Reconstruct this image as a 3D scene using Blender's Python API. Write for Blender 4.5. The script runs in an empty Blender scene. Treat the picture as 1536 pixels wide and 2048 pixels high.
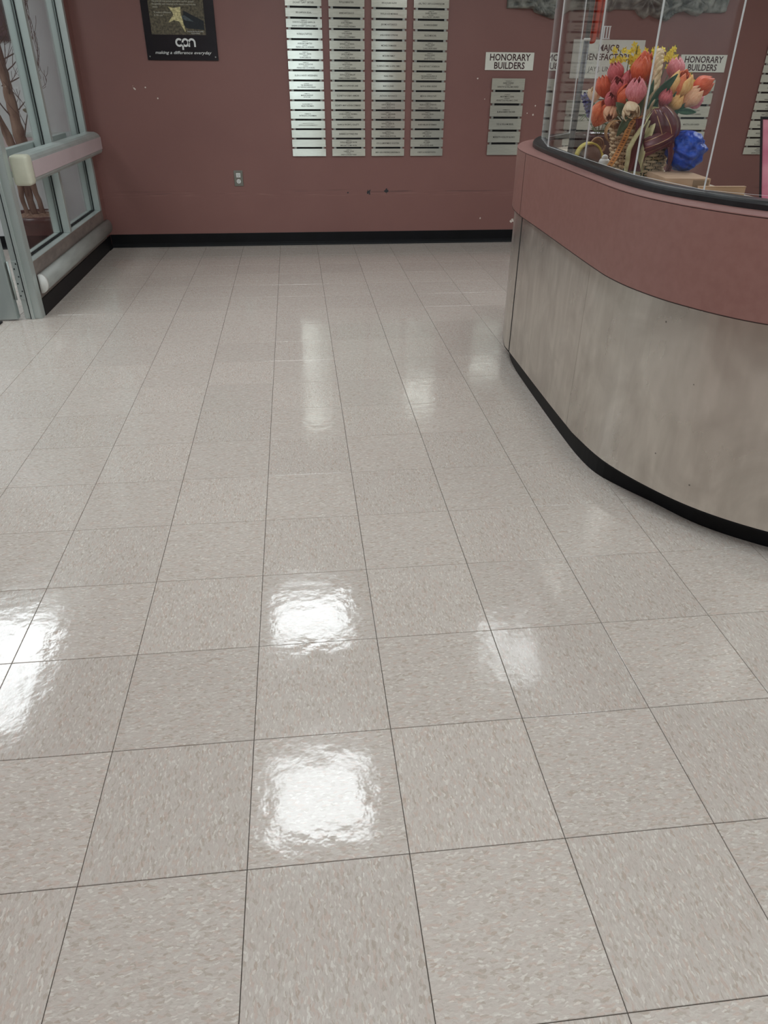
import bpy, bmesh, math, random
from mathutils import Vector, Matrix, Quaternion
random.seed(7)
S = bpy.context.scene
COL = S.collection
PI = math.pi

# ------------------------------------------------------------------ camera
cam_d = bpy.data.cameras.new('camera'); cam = bpy.data.objects.new('camera', cam_d); COL.objects.link(cam)
S.camera = cam
cam_d.sensor_fit = 'HORIZONTAL'; cam_d.sensor_width = 36.0
cam_d.lens = 36.0 * 1435.78 / 1536.0
cam_d.clip_start = 0.05
def aim(yaw, pitch, roll, loc):
    fwd = Vector((math.sin(yaw)*math.cos(pitch), math.cos(yaw)*math.cos(pitch), -math.sin(pitch)))
    r0 = Vector((math.cos(yaw), -math.sin(yaw), 0)); u0 = r0.cross(fwd)
    r = r0*math.cos(roll) + u0*math.sin(roll); u = u0*math.cos(roll) - r0*math.sin(roll)
    m = Matrix.Identity(4)
    for i in range(3):
        m[i][0] = r[i]; m[i][1] = u[i]; m[i][2] = -fwd[i]; m[i][3] = loc[i]
    cam.matrix_world = m
aim(0.115576, 0.552376, 0.00899, (0.15612, -0.80866, 1.26687))

# ------------------------------------------------------------------ world and exposure
W = bpy.data.worlds.new('world'); S.world = W; W.use_nodes = True
bgn = W.node_tree.nodes['Background']
bgn.inputs[0].default_value = (0.80, 0.92, 1.0, 1); bgn.inputs[1].default_value = 3.2   # overcast daylight, enters by the glazed exit door
PANEL_STRENGTH = 12.5
vs = S.view_settings
vs.view_transform = 'Standard'; vs.look = 'None'; vs.gamma = 1.0; vs.use_curve_mapping = False
vs.exposure = 0.0

# ------------------------------------------------------------------ helpers
def lin(c):
    return tuple(((v/255.0)/12.92 if v/255.0 <= 0.04045 else ((v/255.0+0.055)/1.055)**2.4) for v in c[:3]) + (1.0,)
MATS = {}
def mat(name, rgb, rough=0.5, metal=0.0, **kw):
    m = bpy.data.materials.new(name); m.use_nodes = True
    b = m.node_tree.nodes['Principled BSDF']
    b.inputs['Base Color'].default_value = lin(rgb); b.inputs['Roughness'].default_value = rough
    b.inputs['Metallic'].default_value = metal
    for k, v in kw.items(): b.inputs[k.replace('_', ' ')].default_value = v
    MATS[name] = m
    return m
def N(m, typ, **props):
    n = m.node_tree.nodes.new(typ)
    for k, v in props.items(): setattr(n, k, v)
    return n
def L(m, a, b): m.node_tree.links.new(a, b)
def bsdf(m): return m.node_tree.nodes['Principled BSDF']
def ramp(m, stops, interp='LINEAR'):
    n = N(m, 'ShaderNodeValToRGB'); cr = n.color_ramp; cr.interpolation = interp
    while len(cr.elements) > 1: cr.elements.remove(cr.elements[-1])
    cr.elements[0].position = stops[0][0]; cr.elements[0].color = stops[0][1]
    for p, c in stops[1:]:
        e = cr.elements.new(p); e.color = c
    return n
def math_n(m, op, a, b=None, clamp=False):
    n = N(m, 'ShaderNodeMath', operation=op); n.use_clamp = clamp
    for i, v in enumerate((a, b)):
        if v is None: continue
        if isinstance(v, (int, float)): n.inputs[i].default_value = v
        else: L(m, v, n.inputs[i])
    return n.outputs[0]
def mixc(m, fac, a, b):
    n = N(m, 'ShaderNodeMix', data_type='RGBA')
    if isinstance(fac, (int, float)): n.inputs[0].default_value = fac
    else: L(m, fac, n.inputs[0])
    for i, v in ((6, a), (7, b)):
        if isinstance(v, tuple): n.inputs[i].default_value = v
        else: L(m, v, n.inputs[i])
    return n.outputs[2]
def vary(m, rgb_a, rgb_b, scale=6.0, stretch=(1, 1, 1), detail=4.0, bump=0.0, lo=0.35, hi=0.65):
    """procedural two-tone variation + optional bump on a principled material"""
    tc = N(m, 'ShaderNodeTexCoord'); mp = N(m, 'ShaderNodeMapping'); mp.inputs['Scale'].default_value = stretch
    L(m, tc.outputs['Object'], mp.inputs[0])
    nz = N(m, 'ShaderNodeTexNoise'); nz.inputs['Scale'].default_value = scale; nz.inputs['Detail'].default_value = detail
    L(m, mp.outputs[0], nz.inputs['Vector'])
    r = ramp(m, [(lo, lin(rgb_a)), (hi, lin(rgb_b))]); L(m, nz.outputs['Fac'], r.inputs[0])
    L(m, r.outputs[0], bsdf(m).inputs['Base Color'])
    if bump:
        bp = N(m, 'ShaderNodeBump'); bp.inputs['Strength'].default_value = bump; bp.inputs['Distance'].default_value = 0.01
        L(m, nz.outputs['Fac'], bp.inputs['Height']); L(m, bp.outputs[0], bsdf(m).inputs['Normal'])
    return m

def tag(o, label, cat, group=None):
    o['label'] = label; o['category'] = cat
    if group: o['group'] = group
    return o
def empty(name, loc, label=None, cat=None, group=None):
    o = bpy.data.objects.new(name, None); COL.objects.link(o); o.location = loc; o.empty_display_size = 0.05
    if label: tag(o, label, cat, group)
    return o
def wloc(o):
    v = Vector((0, 0, 0))
    while o is not None:
        v = v + o.location; o = o.parent
    return v
def obj(name, V, F, m, parent=None, smooth=False, mats=None, fm=None, loc=None):
    """one mesh object; V in world coordinates. parents here are never rotated"""
    off = wloc(parent) if parent else Vector((0, 0, 0))
    own = Vector(loc) if loc is not None else off
    me = bpy.data.meshes.new(name)
    me.from_pydata([tuple(Vector(v) - own) for v in V], [], F)
    for mm in (mats or [m]): me.materials.append(mm)
    if fm: me.polygons.foreach_set('material_index', fm)
    if smooth: me.polygons.foreach_set('use_smooth', [True]*len(me.polygons))
    me.update()
    o = bpy.data.objects.new(name, me); COL.objects.link(o)
    if parent: o.parent = parent
    o.location = own - off
    return o
class MB:
    def __init__(s): s.V = []; s.F = []
    def add(s, V, F):
        b = len(s.V); s.V += [tuple(v) for v in V]; s.F += [tuple(i+b for i in f) for f in F]; return s
    def box(s, x0, x1, y0, y1, z0, z1, ch=0.0):
        if ch <= 0:
            V = [(x0,y0,z0),(x1,y0,z0),(x1,y1,z0),(x0,y1,z0),(x0,y0,z1),(x1,y0,z1),(x1,y1,z1),(x0,y1,z1)]
            return s.add(V, [(0,3,2,1),(4,5,6,7),(0,1,5,4),(1,2,6,5),(2,3,7,6),(3,0,4,7)])
        bm = bmesh.new(); bmesh.ops.create_cube(bm, size=1)
        for v in bm.verts:
            v.co = Vector((x0+(v.co.x+.5)*(x1-x0), y0+(v.co.y+.5)*(y1-y0), z0+(v.co.z+.5)*(z1-z0)))
        bmesh.ops.bevel(bm, geom=bm.edges[:], offset=ch, segments=2, affect='EDGES', profile=0.5)
        bm.verts.ensure_lookup_table(); bm.verts.index_update()
        s.add([v.co[:] for v in bm.verts], [[v.index for v in f.verts] for f in bm.faces]); bm.free(); return s
    def tube(s, pts, rad, n=8, cap=True):
        pts = [Vector(p) for p in pts]; k = len(pts)
        rad = rad if isinstance(rad, (list, tuple)) else [rad]*k
        b = len(s.V); prev = None
        for i, p in enumerate(pts):
            t = (pts[min(i+1, k-1)] - pts[max(i-1, 0)]).normalized()
            if prev is None:
                a = Vector((0, 0, 1)) if abs(t.z) < .9 else Vector((1, 0, 0))
                u = t.cross(a).normalized()
            else:
                u = (prev - t*prev.dot(t)).normalized()
            prev = u; w = t.cross(u)
            for j in range(n):
                an = 2*PI*j/n
                s.V.append(tuple(p + (u*math.cos(an) + w*math.sin(an))*rad[i]))
        for i in range(k-1):
            for j in range(n):
                s.F.append((b+i*n+j, b+i*n+(j+1) % n, b+(i+1)*n+(j+1) % n, b+(i+1)*n+j))
        if cap:
            s.F.append(tuple(b+j for j in range(n))[::-1]); s.F.append(tuple(b+(k-1)*n+j for j in range(n)))
        return s
    def lathe(s, c, prof, n=24, cap0=True, cap1=True):
        b = len(s.V); k = len(prof)
        for r, z in prof:
            for j in range(n):
                a = 2*PI*j/n; s.V.append((c[0]+r*math.cos(a), c[1]+r*math.sin(a), c[2]+z))
        for i in range(k-1):
            for j in range(n):
                s.F.append((b+i*n+j, b+i*n+(j+1) % n, b+(i+1)*n+(j+1) % n, b+(i+1)*n+j))
        if cap0: s.F.append(tuple(b+j for j in range(n))[::-1])
        if cap1: s.F.append(tuple(b+(k-1)*n+j for j in range(n)))
        return s
    def ball(s, c, r, n=10, m=6):
        rx, ry, rz = r if isinstance(r, tuple) else (r, r, r)
        prof = []
        b = len(s.V)
        for i in range(1, m):
            t = PI*i/m
            for j in range(n):
                a = 2*PI*j/n
                s.V.append((c[0]+rx*math.sin(t)*math.cos(a), c[1]+ry*math.sin(t)*math.sin(a), c[2]-rz*math.cos(t)))
        s.V.append((c[0], c[1], c[2]-rz)); s.V.append((c[0], c[1], c[2]+rz)); B = len(s.V)-2; T = B+1
        for i in range(m-2):
            for j in range(n):
                s.F.append((b+i*n+j, b+i*n+(j+1) % n, b+(i+1)*n+(j+1) % n, b+(i+1)*n+j))
        for j in range(n):
            s.F.append((B, b+(j+1) % n, b+j)); s.F.append((T, b+(m-2)*n+j, b+(m-2)*n+(j+1) % n))
        return s
    def grid(s, P):
        b = len(s.V); r = len(P); c = len(P[0])
        for row in P: s.V += [tuple(p) for p in row]
        for i in range(r-1):
            for j in range(c-1):
                s.F.append((b+i*c+j, b+i*c+j+1, b+(i+1)*c+j+1, b+(i+1)*c+j))
        return s
    def out(s, name, m, parent=None, smooth=False, **k): return obj(name, s.V, s.F, m, parent, smooth, **k)
def box(name, x0, x1, y0, y1, z0, z1, m, parent=None, ch=0.0, **k):
    return MB().box(x0, x1, y0, y1, z0, z1, ch).out(name, m, parent, **k)
def thick(o, t, off=0.0):
    md = o.modifiers.new('solid', 'SOLIDIFY'); md.thickness = t; md.offset = off; return o
def bev(o, w=0.002, seg=2):
    md = o.modifiers.new('bevel', 'BEVEL'); md.width = w; md.segments = seg; md.limit_method = 'ANGLE'; return o
def struct(o): o['kind'] = 'structure'; return o
def crom(P, step=0.03):
    P = [Vector(p) for p in P]; out = []
    Q = [P[0]*2-P[1]] + P + [P[-1]*2-P[-2]]
    for i in range(1, len(Q)-2):
        n = max(1, int((Q[i+1]-Q[i]).length/step))
        for k in range(n):
            t = k/n; a, b, c, d = Q[i-1], Q[i], Q[i+1], Q[i+2]
            out.append(.5*((2*b)+(c-a)*t+(2*a-5*b+4*c-d)*t*t+(3*b-a-3*c+d)*t**3))
    out.append(P[-1]); return out
def sweep(path, prof, name, m, parent=None, smooth=False):
    """closed profile [(inward offset, z)] swept along a 2D path; inside is to the right of travel"""
    k = len(path); n = len(prof); V = []; F = []
    for i, p in enumerate(path):
        t = (path[min(i+1, k-1)] - path[max(i-1, 0)]).normalized(); nr = Vector((t.y, -t.x))
        for o, z in prof: V.append((p.x+nr.x*o, p.y+nr.y*o, z))
    for i in range(k-1):
        for j in range(n):
            F.append((i*n+j, (i+1)*n+j, (i+1)*n+(j+1) % n, i*n+(j+1) % n))
    F.append(tuple(range(n))); F.append(tuple((k-1)*n+j for j in range(n))[::-1])
    return obj(name, V, F, m, parent, smooth)
def text_geo(lines, ux, uz, origin, normal_off=0.0, shear=0.0, weight=0.0):
    """lines: [(string, cap height, centre x, baseline z)] laid on a vertical plane facing -y"""
    V = []; F = []
    for st, h, cx, z in lines:
        cu = bpy.data.curves.new('t', 'FONT'); cu.body = st; cu.size = h/0.70; cu.align_x = 'CENTER'; cu.resolution_u = 2
        cu.shear = shear; cu.offset = weight
        o = bpy.data.objects.new('t', cu)
        me = bpy.data.meshes.new_from_object(o)
        b = len(V)
        V += [(origin[0]+cx+v.co.x*ux, origin[1]-normal_off, origin[2]+z+v.co.y*uz) for v in me.vertices]
        F += [tuple(i+b for i in p.vertices) for p in me.polygons]
        bpy.data.objects.remove(o); bpy.data.curves.remove(cu); bpy.data.meshes.remove(me)
    return V, F

# ------------------------------------------------------------------ materials
# floor tile: vinyl composition, elongated chips along local X, waxed
def floor_mat(name, per_tile=True):
    m = mat(name, (205, 197, 187), 0.22)
    tc = N(m, 'ShaderNodeTexCoord'); oi = N(m, 'ShaderNodeObjectInfo')
    add = N(m, 'ShaderNodeVectorMath', operation='MULTIPLY_ADD'); add.inputs[1].default_value = (37, 53, 0)
    cmb = N(m, 'ShaderNodeCombineXYZ')
    for i in range(2): L(m, oi.outputs['Random'], cmb.inputs[i])
    L(m, cmb.outputs[0], add.inputs[0]); L(m, tc.outputs['Object'], add.inputs[2])
    wn = N(m, 'ShaderNodeTexNoise'); wn.inputs['Scale'].default_value = 75; wn.inputs['Detail'].default_value = 2
    L(m, add.outputs[0], wn.inputs['Vector'])
    wv = N(m, 'ShaderNodeVectorMath', operation='MULTIPLY_ADD'); wv.inputs[1].default_value = (.010, .010, 0)
    L(m, wn.outputs['Color'], wv.inputs[0]); L(m, add.outputs[0], wv.inputs[2])
    def chips(sx, sy, seed):
        mp = N(m, 'ShaderNodeMapping'); mp.inputs['Scale'].default_value = (sx, sy, 1); mp.inputs['Location'].default_value = (seed, seed*1.7, 0)
        L(m, wv.outputs[0], mp.inputs[0])
        vo = N(m, 'ShaderNodeTexVoronoi'); vo.voronoi_dimensions = '2D'; vo.inputs['Scale'].default_value = 1; vo.inputs['Randomness'].default_value = 1
        L(m, mp.outputs[0], vo.inputs['Vector'])
        sp = N(m, 'ShaderNodeSeparateColor'); L(m, vo.outputs['Color'], sp.inputs[0])
        return sp
    a = chips(130, 380, 0.3); b = chips(95, 260, 5.1)
    base = ramp(m, [(0, lin((188, 177, 168))), (.3, lin((197, 188, 180))), (.6, lin((196, 184, 176))), (1, lin((203, 196, 187)))])
    L(m, a.outputs[0], base.inputs[0])
    lt = math_n(m, 'GREATER_THAN', a.outputs[1], .92); dk = math_n(m, 'GREATER_THAN', b.outputs[1], .90)
    pk = math_n(m, 'GREATER_THAN', b.outputs[0], .88)
    c = mixc(m, math_n(m, 'MULTIPLY', pk, .40), base.outputs[0], lin((196, 170, 156)))
    c = mixc(m, math_n(m, 'MULTIPLY', dk, .45), c, lin((168, 153, 138)))
    c = mixc(m, math_n(m, 'MULTIPLY', lt, .55), c, lin((224, 219, 210)))
    mpf = N(m, 'ShaderNodeMapping'); mpf.inputs['Scale'].default_value = (150, 620, 1); L(m, wv.outputs[0], mpf.inputs[0])
    nf = N(m, 'ShaderNodeTexNoise'); nf.inputs['Scale'].default_value = 1; nf.inputs['Detail'].default_value = 3; L(m, mpf.outputs[0], nf.inputs['Vector'])
    fd = ramp(m, [(.32, (1, 1, 1, 1)), (.42, (0, 0, 0, 1))]); L(m, nf.outputs['Fac'], fd.inputs[0])
    c = mixc(m, math_n(m, 'MULTIPLY', fd.outputs[0], .30), c, lin((150, 140, 130)))
    fl_ = ramp(m, [(.60, (0, 0, 0, 1)), (.70, (1, 1, 1, 1))]); L(m, nf.outputs['Fac'], fl_.inputs[0])
    c = mixc(m, math_n(m, 'MULTIPLY', fl_.outputs[0], .30), c, lin((226, 221, 212)))
    # each tile slightly different
    hs = N(m, 'ShaderNodeHueSaturation'); L(m, c, hs.inputs['Color'])
    vr = N(m, 'ShaderNodeMapRange'); vr.inputs[3].default_value = .965; vr.inputs[4].default_value = 1.03
    L(m, oi.outputs['Random'], vr.inputs[0]); L(m, vr.outputs[0], hs.inputs['Value'])
    L(m, hs.outputs[0], bsdf(m).inputs['Base Color'])
    # wax: roughness patches + slow waves in world space
    ge = N(m, 'ShaderNodeNewGeometry')
    n2 = N(m, 'ShaderNodeTexNoise'); n2.inputs['Scale'].default_value = 3.2; n2.inputs['Detail'].default_value = 5; n2.inputs['Roughness'].default_value = .6
    L(m, ge.outputs['Position'], n2.inputs['Vector'])
    rr = N(m, 'ShaderNodeMapRange'); rr.inputs[1].default_value = .3; rr.inputs[2].default_value = .7; rr.inputs[3].default_value = .05; rr.inputs[4].default_value = .17
    L(m, n2.outputs['Fac'], rr.inputs[0]); L(m, rr.outputs[0], bsdf(m).inputs['Roughness'])
    n3 = N(m, 'ShaderNodeTexNoise'); n3.inputs['Scale'].default_value = 22; n3.inputs['Detail'].default_value = 3
    L(m, ge.outputs['Position'], n3.inputs['Vector'])
    bp = N(m, 'ShaderNodeBump'); bp.inputs['Strength'].default_value = .10; bp.inputs['Distance'].default_value = .008
    L(m, n3.outputs['Fac'], bp.inputs['Height']); L(m, bp.outputs[0], bsdf(m).inputs['Normal'])
    bsdf(m).inputs['IOR'].default_value = 1.5
    return m
M_TILE = floor_mat('waxed_tile')
M_JOINT = mat('tile_joint', (70, 62, 56), 0.8)
vary(M_JOINT, (60, 54, 48), (80, 72, 64), 20)

def wall_mat():
    m = mat('mauve_paint', (128, 90, 86), 0.42)
    ge = N(m, 'ShaderNodeNewGeometry'); pos = ge.outputs['Position']
    sep = N(m, 'ShaderNodeSeparateXYZ'); L(m, pos, sep.inputs[0])
    n1 = N(m, 'ShaderNodeTexNoise'); n1.inputs['Scale'].default_value = 2.2; n1.inputs['Detail'].default_value = 4
    L(m, pos, n1.inputs['Vector'])
    r1 = ramp(m, [(.3, lin((132, 92, 87))), (.7, lin((138, 97, 91)))]); L(m, n1.outputs['Fac'], r1.inputs[0])
    c = r1.outputs[0]
    # pale horizontal rub marks left by chair backs at a fixed height
    def band(z0, w): 
        d = math_n(m, 'ABSOLUTE', math_n(m, 'SUBTRACT', sep.outputs[2], z0))
        return math_n(m, 'SUBTRACT', 1.0, math_n(m, 'DIVIDE', d, w), clamp=True)
    mp = N(m, 'ShaderNodeMapping'); mp.inputs['Scale'].default_value = (5, 5, 150); L(m, pos, mp.inputs[0])
    n2 = N(m, 'ShaderNodeTexNoise'); n2.inputs['Scale'].default_value = 1; n2.inputs['Detail'].default_value = 5; L(m, mp.outputs[0], n2.inputs['Vector'])
    st = ramp(m, [(.55, (0, 0, 0, 1)), (.70, (1, 1, 1, 1))]); L(m, n2.outputs['Fac'], st.inputs[0])
    c = mixc(m, math_n(m, 'MULTIPLY', math_n(m, 'MULTIPLY', st.outputs[0], band(.395, .03)), .6), c, lin((176, 132, 124)))
    mp3 = N(m, 'ShaderNodeMapping'); mp3.inputs['Scale'].default_value = (2.5, 2.5, 60); L(m, pos, mp3.inputs[0])
    n3 = N(m, 'ShaderNodeTexNoise'); n3.inputs['Scale'].default_value = 1; L(m, mp3.outputs[0], n3.inputs['Vector'])
    st3 = ramp(m, [(.52, (0, 0, 0, 1)), (.68, (1, 1, 1, 1))]); L(m, n3.outputs['Fac'], st3.inputs[0])
    c = mixc(m, math_n(m, 'MULTIPLY', math_n(m, 'MULTIPLY', st3.outputs[0], band(.415, .022)), .7), c, lin((92, 66, 64)))
    n4 = N(m, 'ShaderNodeTexNoise'); n4.inputs['Scale'].default_value = 70; n4.inputs['Detail'].default_value = 2; L(m, pos, n4.inputs['Vector'])
    def chip(x, z, rad, col, cc, thr=.5):
        cv = N(m, 'ShaderNodeCombineXYZ'); cv.inputs[0].default_value = x; cv.inputs[1].default_value = 5.58; cv.inputs[2].default_value = z
        ds = N(m, 'ShaderNodeVectorMath', operation='DISTANCE'); L(m, pos, ds.inputs[0]); L(m, cv.outputs[0], ds.inputs[1])
        f = math_n(m, 'SUBTRACT', 1.0, math_n(m, 'DIVIDE', ds.outputs['Value'], rad))
        f = math_n(m, 'ADD', f, math_n(m, 'MULTIPLY', math_n(m, 'SUBTRACT', n4.outputs['Fac'], .5), 2.2))
        f = math_n(m, 'GREATER_THAN', f, thr)
        # keep the mark within its own radius
        f = math_n(m, 'MULTIPLY', f, math_n(m, 'LESS_THAN', ds.outputs['Value'], rad))
        return mixc(m, f, cc, lin(col))
    dark = (38, 40, 46); wht = (225, 215, 205)
    c = chip(.752, .408, .030, dark, c, .55); c = chip(.895, .412, .022, dark, c, .30); c = chip(.575, .405, .012, dark, c, .35)
    c = chip(-1.01, 1.135, .026, wht, c, .80); c = chip(-.925, 1.137, .010, wht, c, .62); c = chip(-.845, 1.07, .010, wht, c, .65)
    c = chip(1.60, 1.214, .008, wht, c, .4); c = chip(1.70, .195, .010, wht, c, .6); c = chip(1.98, .17, .020, wht, c, .25)
    c = chip(2.07, .965, .013, wht, c, .65); c = chip(1.665, 1.075, .010, wht, c, .6); c = chip(2.08, 1.03, .013, wht, c, .7); c = chip(2.02, .98, .006, wht, c, .4)
    c = chip(4.25, .55, .010, wht, c, .3)
    L(m, c, bsdf(m).inputs['Base Color'])
    bp = N(m, 'ShaderNodeBump'); bp.inputs['Strength'].default_value = .08; bp.inputs['Distance'].default_value = .004
    n5 = N(m, 'ShaderNodeTexNoise'); n5.inputs['Scale'].default_value = 180; L(m, pos, n5.inputs['Vector'])
    L(m, n5.outputs['Fac'], bp.inputs['Height']); L(m, bp.outputs[0], bsdf(m).inputs['Normal'])
    return m
M_WALL = wall_mat()
M_GREYWALL = vary(mat('grey_paint', (200, 201, 202), .6), (194, 195, 197), (205, 206, 207), 3)
M_CREAM = vary(mat('cream_paint', (205, 200, 188), .7), (198, 193, 181), (208, 203, 192), 3)
M_CEIL = vary(mat('ceiling_board', (225, 225, 220), .9), (216, 216, 211), (230, 230, 226), 60, bump=.2)
M_BLACK = vary(mat('black_rubber', (8, 9, 13), .5, Specular_IOR_Level=.25), (6, 7, 10), (11, 12, 17), 8)
M_ALU = vary(mat('satin_aluminium', (182, 190, 188), .38, .4), (175, 184, 181), (190, 197, 194), 5, (1, 1, .2))
M_BRONZE = vary(mat('grey_brown_panel', (138, 126, 120), .45, .3), (126, 116, 111), (148, 136, 129), 9, (1, 1, 3))
M_RAIL = vary(mat('pink_vinyl', (192, 174, 176), .5), (189, 171, 173), (195, 177, 179), 4)
M_CAP = vary(mat('ivory_plastic', (205, 204, 184), .4), (199, 198, 178), (210, 209, 190), 12)
M_SCREW = vary(mat('dark_screw', (60, 64, 68), .4, .8), (50, 54, 58), (72, 76, 80), 40)
def steel_mat(name, rough=.14, tint=(196, 196, 184), smear=False):
    m = mat(name, tint, rough, 1.0)
    tc = N(m, 'ShaderNodeTexCoord'); mp = N(m, 'ShaderNodeMapping')
    mp.inputs['Scale'].default_value = (3, 3, 60) if not smear else (1, 1, .5)
    L(m, tc.outputs['Object'], mp.inputs[0])
    n = N(m, 'ShaderNodeTexNoise'); n.inputs['Scale'].default_value = 6 if not smear else 3.0; n.inputs['Detail'].default_value = 6
    L(m, mp.outputs[0], n.inputs['Vector'])
    r = N(m, 'ShaderNodeMapRange'); r.inputs[1].default_value = .3; r.inputs[2].default_value = .7
    r.inputs[3].default_value = rough*.75; r.inputs[4].default_value = rough*1.3
    L(m, n.outputs['Fac'], r.inputs[0]); L(m, r.outputs[0], bsdf(m).inputs['Roughness'])
    a = tuple(int(v*.93) for v in tint); cr = ramp(m, [(.3, lin(a)), (.7, lin(tint))]); L(m, n.outputs['Fac'], cr.inputs[0])
    col = cr.outputs[0]
    if smear:
        mp2 = N(m, 'ShaderNodeMapping'); mp2.inputs['Scale'].default_value = (26, 26, 5); mp2.inputs['Rotation'].default_value = (.12, 0, 0)
        L(m, tc.outputs['Object'], mp2.inputs[0])
        n2 = N(m, 'ShaderNodeTexNoise'); n2.inputs['Scale'].default_value = 1; n2.inputs['Detail'].default_value = 6; n2.inputs['Distortion'].default_value = .5
        L(m, mp2.outputs[0], n2.inputs['Vector'])
        s = ramp(m, [(.30, (0, 0, 0, 1)), (.5, (.5, .5, .5, 1)), (.72, (1, 1, 1, 1))]); L(m, n2.outputs['Fac'], s.inputs[0])
        col = mixc(m, math_n(m, 'MULTIPLY', s.outputs[0], .34), col, lin((166, 160, 150)))
        n6 = N(m, 'ShaderNodeTexNoise'); n6.inputs['Scale'].default_value = 4.5; n6.inputs['Detail'].default_value = 5; n6.inputs['Distortion'].default_value = 1.2
        L(m, tc.outputs['Object'], n6.inputs['Vector'])
        s6 = ramp(m, [(.40, (0, 0, 0, 1)), (.66, (1, 1, 1, 1))]); L(m, n6.outputs['Fac'], s6.inputs[0])
        col = mixc(m, math_n(m, 'MULTIPLY', s6.outputs[0], .45), col, lin((170, 162, 154)))
        vo = N(m, 'ShaderNodeTexVoronoi'); vo.inputs['Scale'].default_value = 9; L(m, tc.outputs['Object'], vo.inputs['Vector'])
        sp = math_n(m, 'LESS_THAN', vo.outputs['Distance'], .028)
        col = mixc(m, math_n(m, 'MULTIPLY', sp, .7), col, lin((70, 66, 60)))
        bp = N(m, 'ShaderNodeBump'); bp.inputs['Strength'].default_value = .12; bp.inputs['Distance'].default_value = .004
        L(m, n2.outputs['Fac'], bp.inputs['Height']); L(m, bp.outputs[0], bsdf(m).inputs['Normal'])
    L(m, col, bsdf(m).inputs['Base Color'])
    return m
M_PLAQUE = steel_mat('brushed_plaque', .13, (226, 226, 214)); bsdf(M_PLAQUE).inputs['Metallic'].default_value = .5
M_DESKSTEEL = steel_mat('smeared_steel', .30, (226, 220, 211), True); bsdf(M_DESKSTEEL).inputs['Metallic'].default_value = .8
M_CLIP = vary(mat('clip_metal', (150, 152, 148), .35, .8), (140, 142, 138), (160, 162, 158), 30)
M_LAM = vary(mat('mauve_laminate', (143, 103, 96), .38), (140, 100, 93), (146, 106, 99), 40, detail=6)
M_LAMTOP = vary(mat('mauve_laminate_top', (146, 106, 101), .36), (142, 102, 97), (150, 110, 105), 40, detail=6)
M_SEAM = vary(mat('seam_dark', (48, 28, 26), .7), (42, 24, 22), (54, 33, 30), 30)
M_WORK = vary(mat('beige_worktop', (196, 184, 168), .45), (190, 178, 162), (202, 190, 174), 20)
M_INK = vary(mat('dark_lettering', (38, 30, 30), .6), (32, 26, 26), (44, 35, 34), 30)
M_INKRED = vary(mat('maroon_lettering', (58, 16, 22), .5), (52, 13, 19), (64, 20, 26), 30)
M_INKFADE = vary(mat('faded_lettering', (150, 148, 140), .6), (142, 140, 132), (158, 156, 148), 30)
M_SIGN = vary(mat('sign_plate', (234, 234, 224), .35, .1), (229, 229, 219), (239, 239, 229), 6)
M_WHITE = vary(mat('white_plastic', (222, 222, 218), .4), (216, 216, 212), (228, 228, 224), 20)
M_STONE = vary(mat('cast_grey_relief', (130, 132, 126), .55, .15), (84, 87, 85), (164, 165, 157), 14, detail=8, bump=.3)

def glass_mat(name, tint=(.97, .985, .98, 1), ior=1.45):
    m = bpy.data.materials.new(name); m.use_nodes = True; nt = m.node_tree
    for n in list(nt.nodes):
        if n.type != 'OUTPUT_MATERIAL': nt.nodes.remove(n)
    out = [n for n in nt.nodes if n.type == 'OUTPUT_MATERIAL'][0]
    tr = N(m, 'ShaderNodeBsdfTransparent'); tr.inputs[0].default_value = tint
    gl = N(m, 'ShaderNodeBsdfGlossy'); gl.inputs['Roughness'].default_value = .0
    lw = N(m, 'ShaderNodeLayerWeight'); lw.inputs[0].default_value = .5
    f0 = ((ior-1)/(ior+1))**2      # Schlick reflectance, the same from both sides of the sheet
    fac = math_n(m, 'ADD', math_n(m, 'MULTIPLY', math_n(m, 'POWER', lw.outputs['Facing'], 5.0), 1-f0), f0)
    mx = N(m, 'ShaderNodeMixShader')
    L(m, fac, mx.inputs[0]); L(m, tr.outputs[0], mx.inputs[1]); L(m, gl.outputs[0], mx.inputs[2]); L(m, mx.outputs[0], out.inputs[0])
    return m
M_GLASS = glass_mat('clear_glass')
M_ACRYL = glass_mat('clear_acrylic', (.985, .985, .985, 1), 1.32)
M_ACEDGE = vary(mat('polished_acrylic_edge', (235, 238, 238), .25), (228, 232, 232), (240, 242, 242), 10)
def emis(name, col, st):
    m = bpy.data.materials.new(name); m.use_nodes = True
    b = bsdf(m); b.inputs['Base Color'].default_value = col
    b.inputs['Emission Color'].default_value = col; b.inputs['Emission Strength'].default_value = st
    return m
M_LAMP = emis('lamp_diffuser', (.90, .97, 1.0, 1), PANEL_STRENGTH)

# ------------------------------------------------------------------ room shell
YW = 5.58; XL = -1.375; XR = 5.2; YF = -4.5; XV = -4.2; H = 2.45
T = 0.3048
box_b = struct(box('wall_back', -1.430, XR+.1, YW, YW+.1, 0, H, M_WALL))
struct(box('wall_vestibule', XV, -1.4305, YW, YW+.1, 0, H, M_GREYWALL))
struct(box('wall_vestibule_side', XV-.1, XV, YF-.1, YW+.1, 0, H, M_GREYWALL))
struct(box('wall_right', XR, XR+.1, YF, YW, 0, H, M_CREAM))
struct(box('wall_left', XL-.11, XL, YF, 1.0, 0, H, M_WALL))
o = MB(); o.box(XL-.11, XL, 1.0, 3.58, 2.12, H); struct(o.out('wall_left_header', M_WALL))
struct(box('wall_left_top', XL-.11, XL, 3.655, 5.46, 2.18, H, M_WALL))
struct(box('wall_left_return', XL-.11, XL, 5.462, YW, 0, H, M_WALL))
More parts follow.
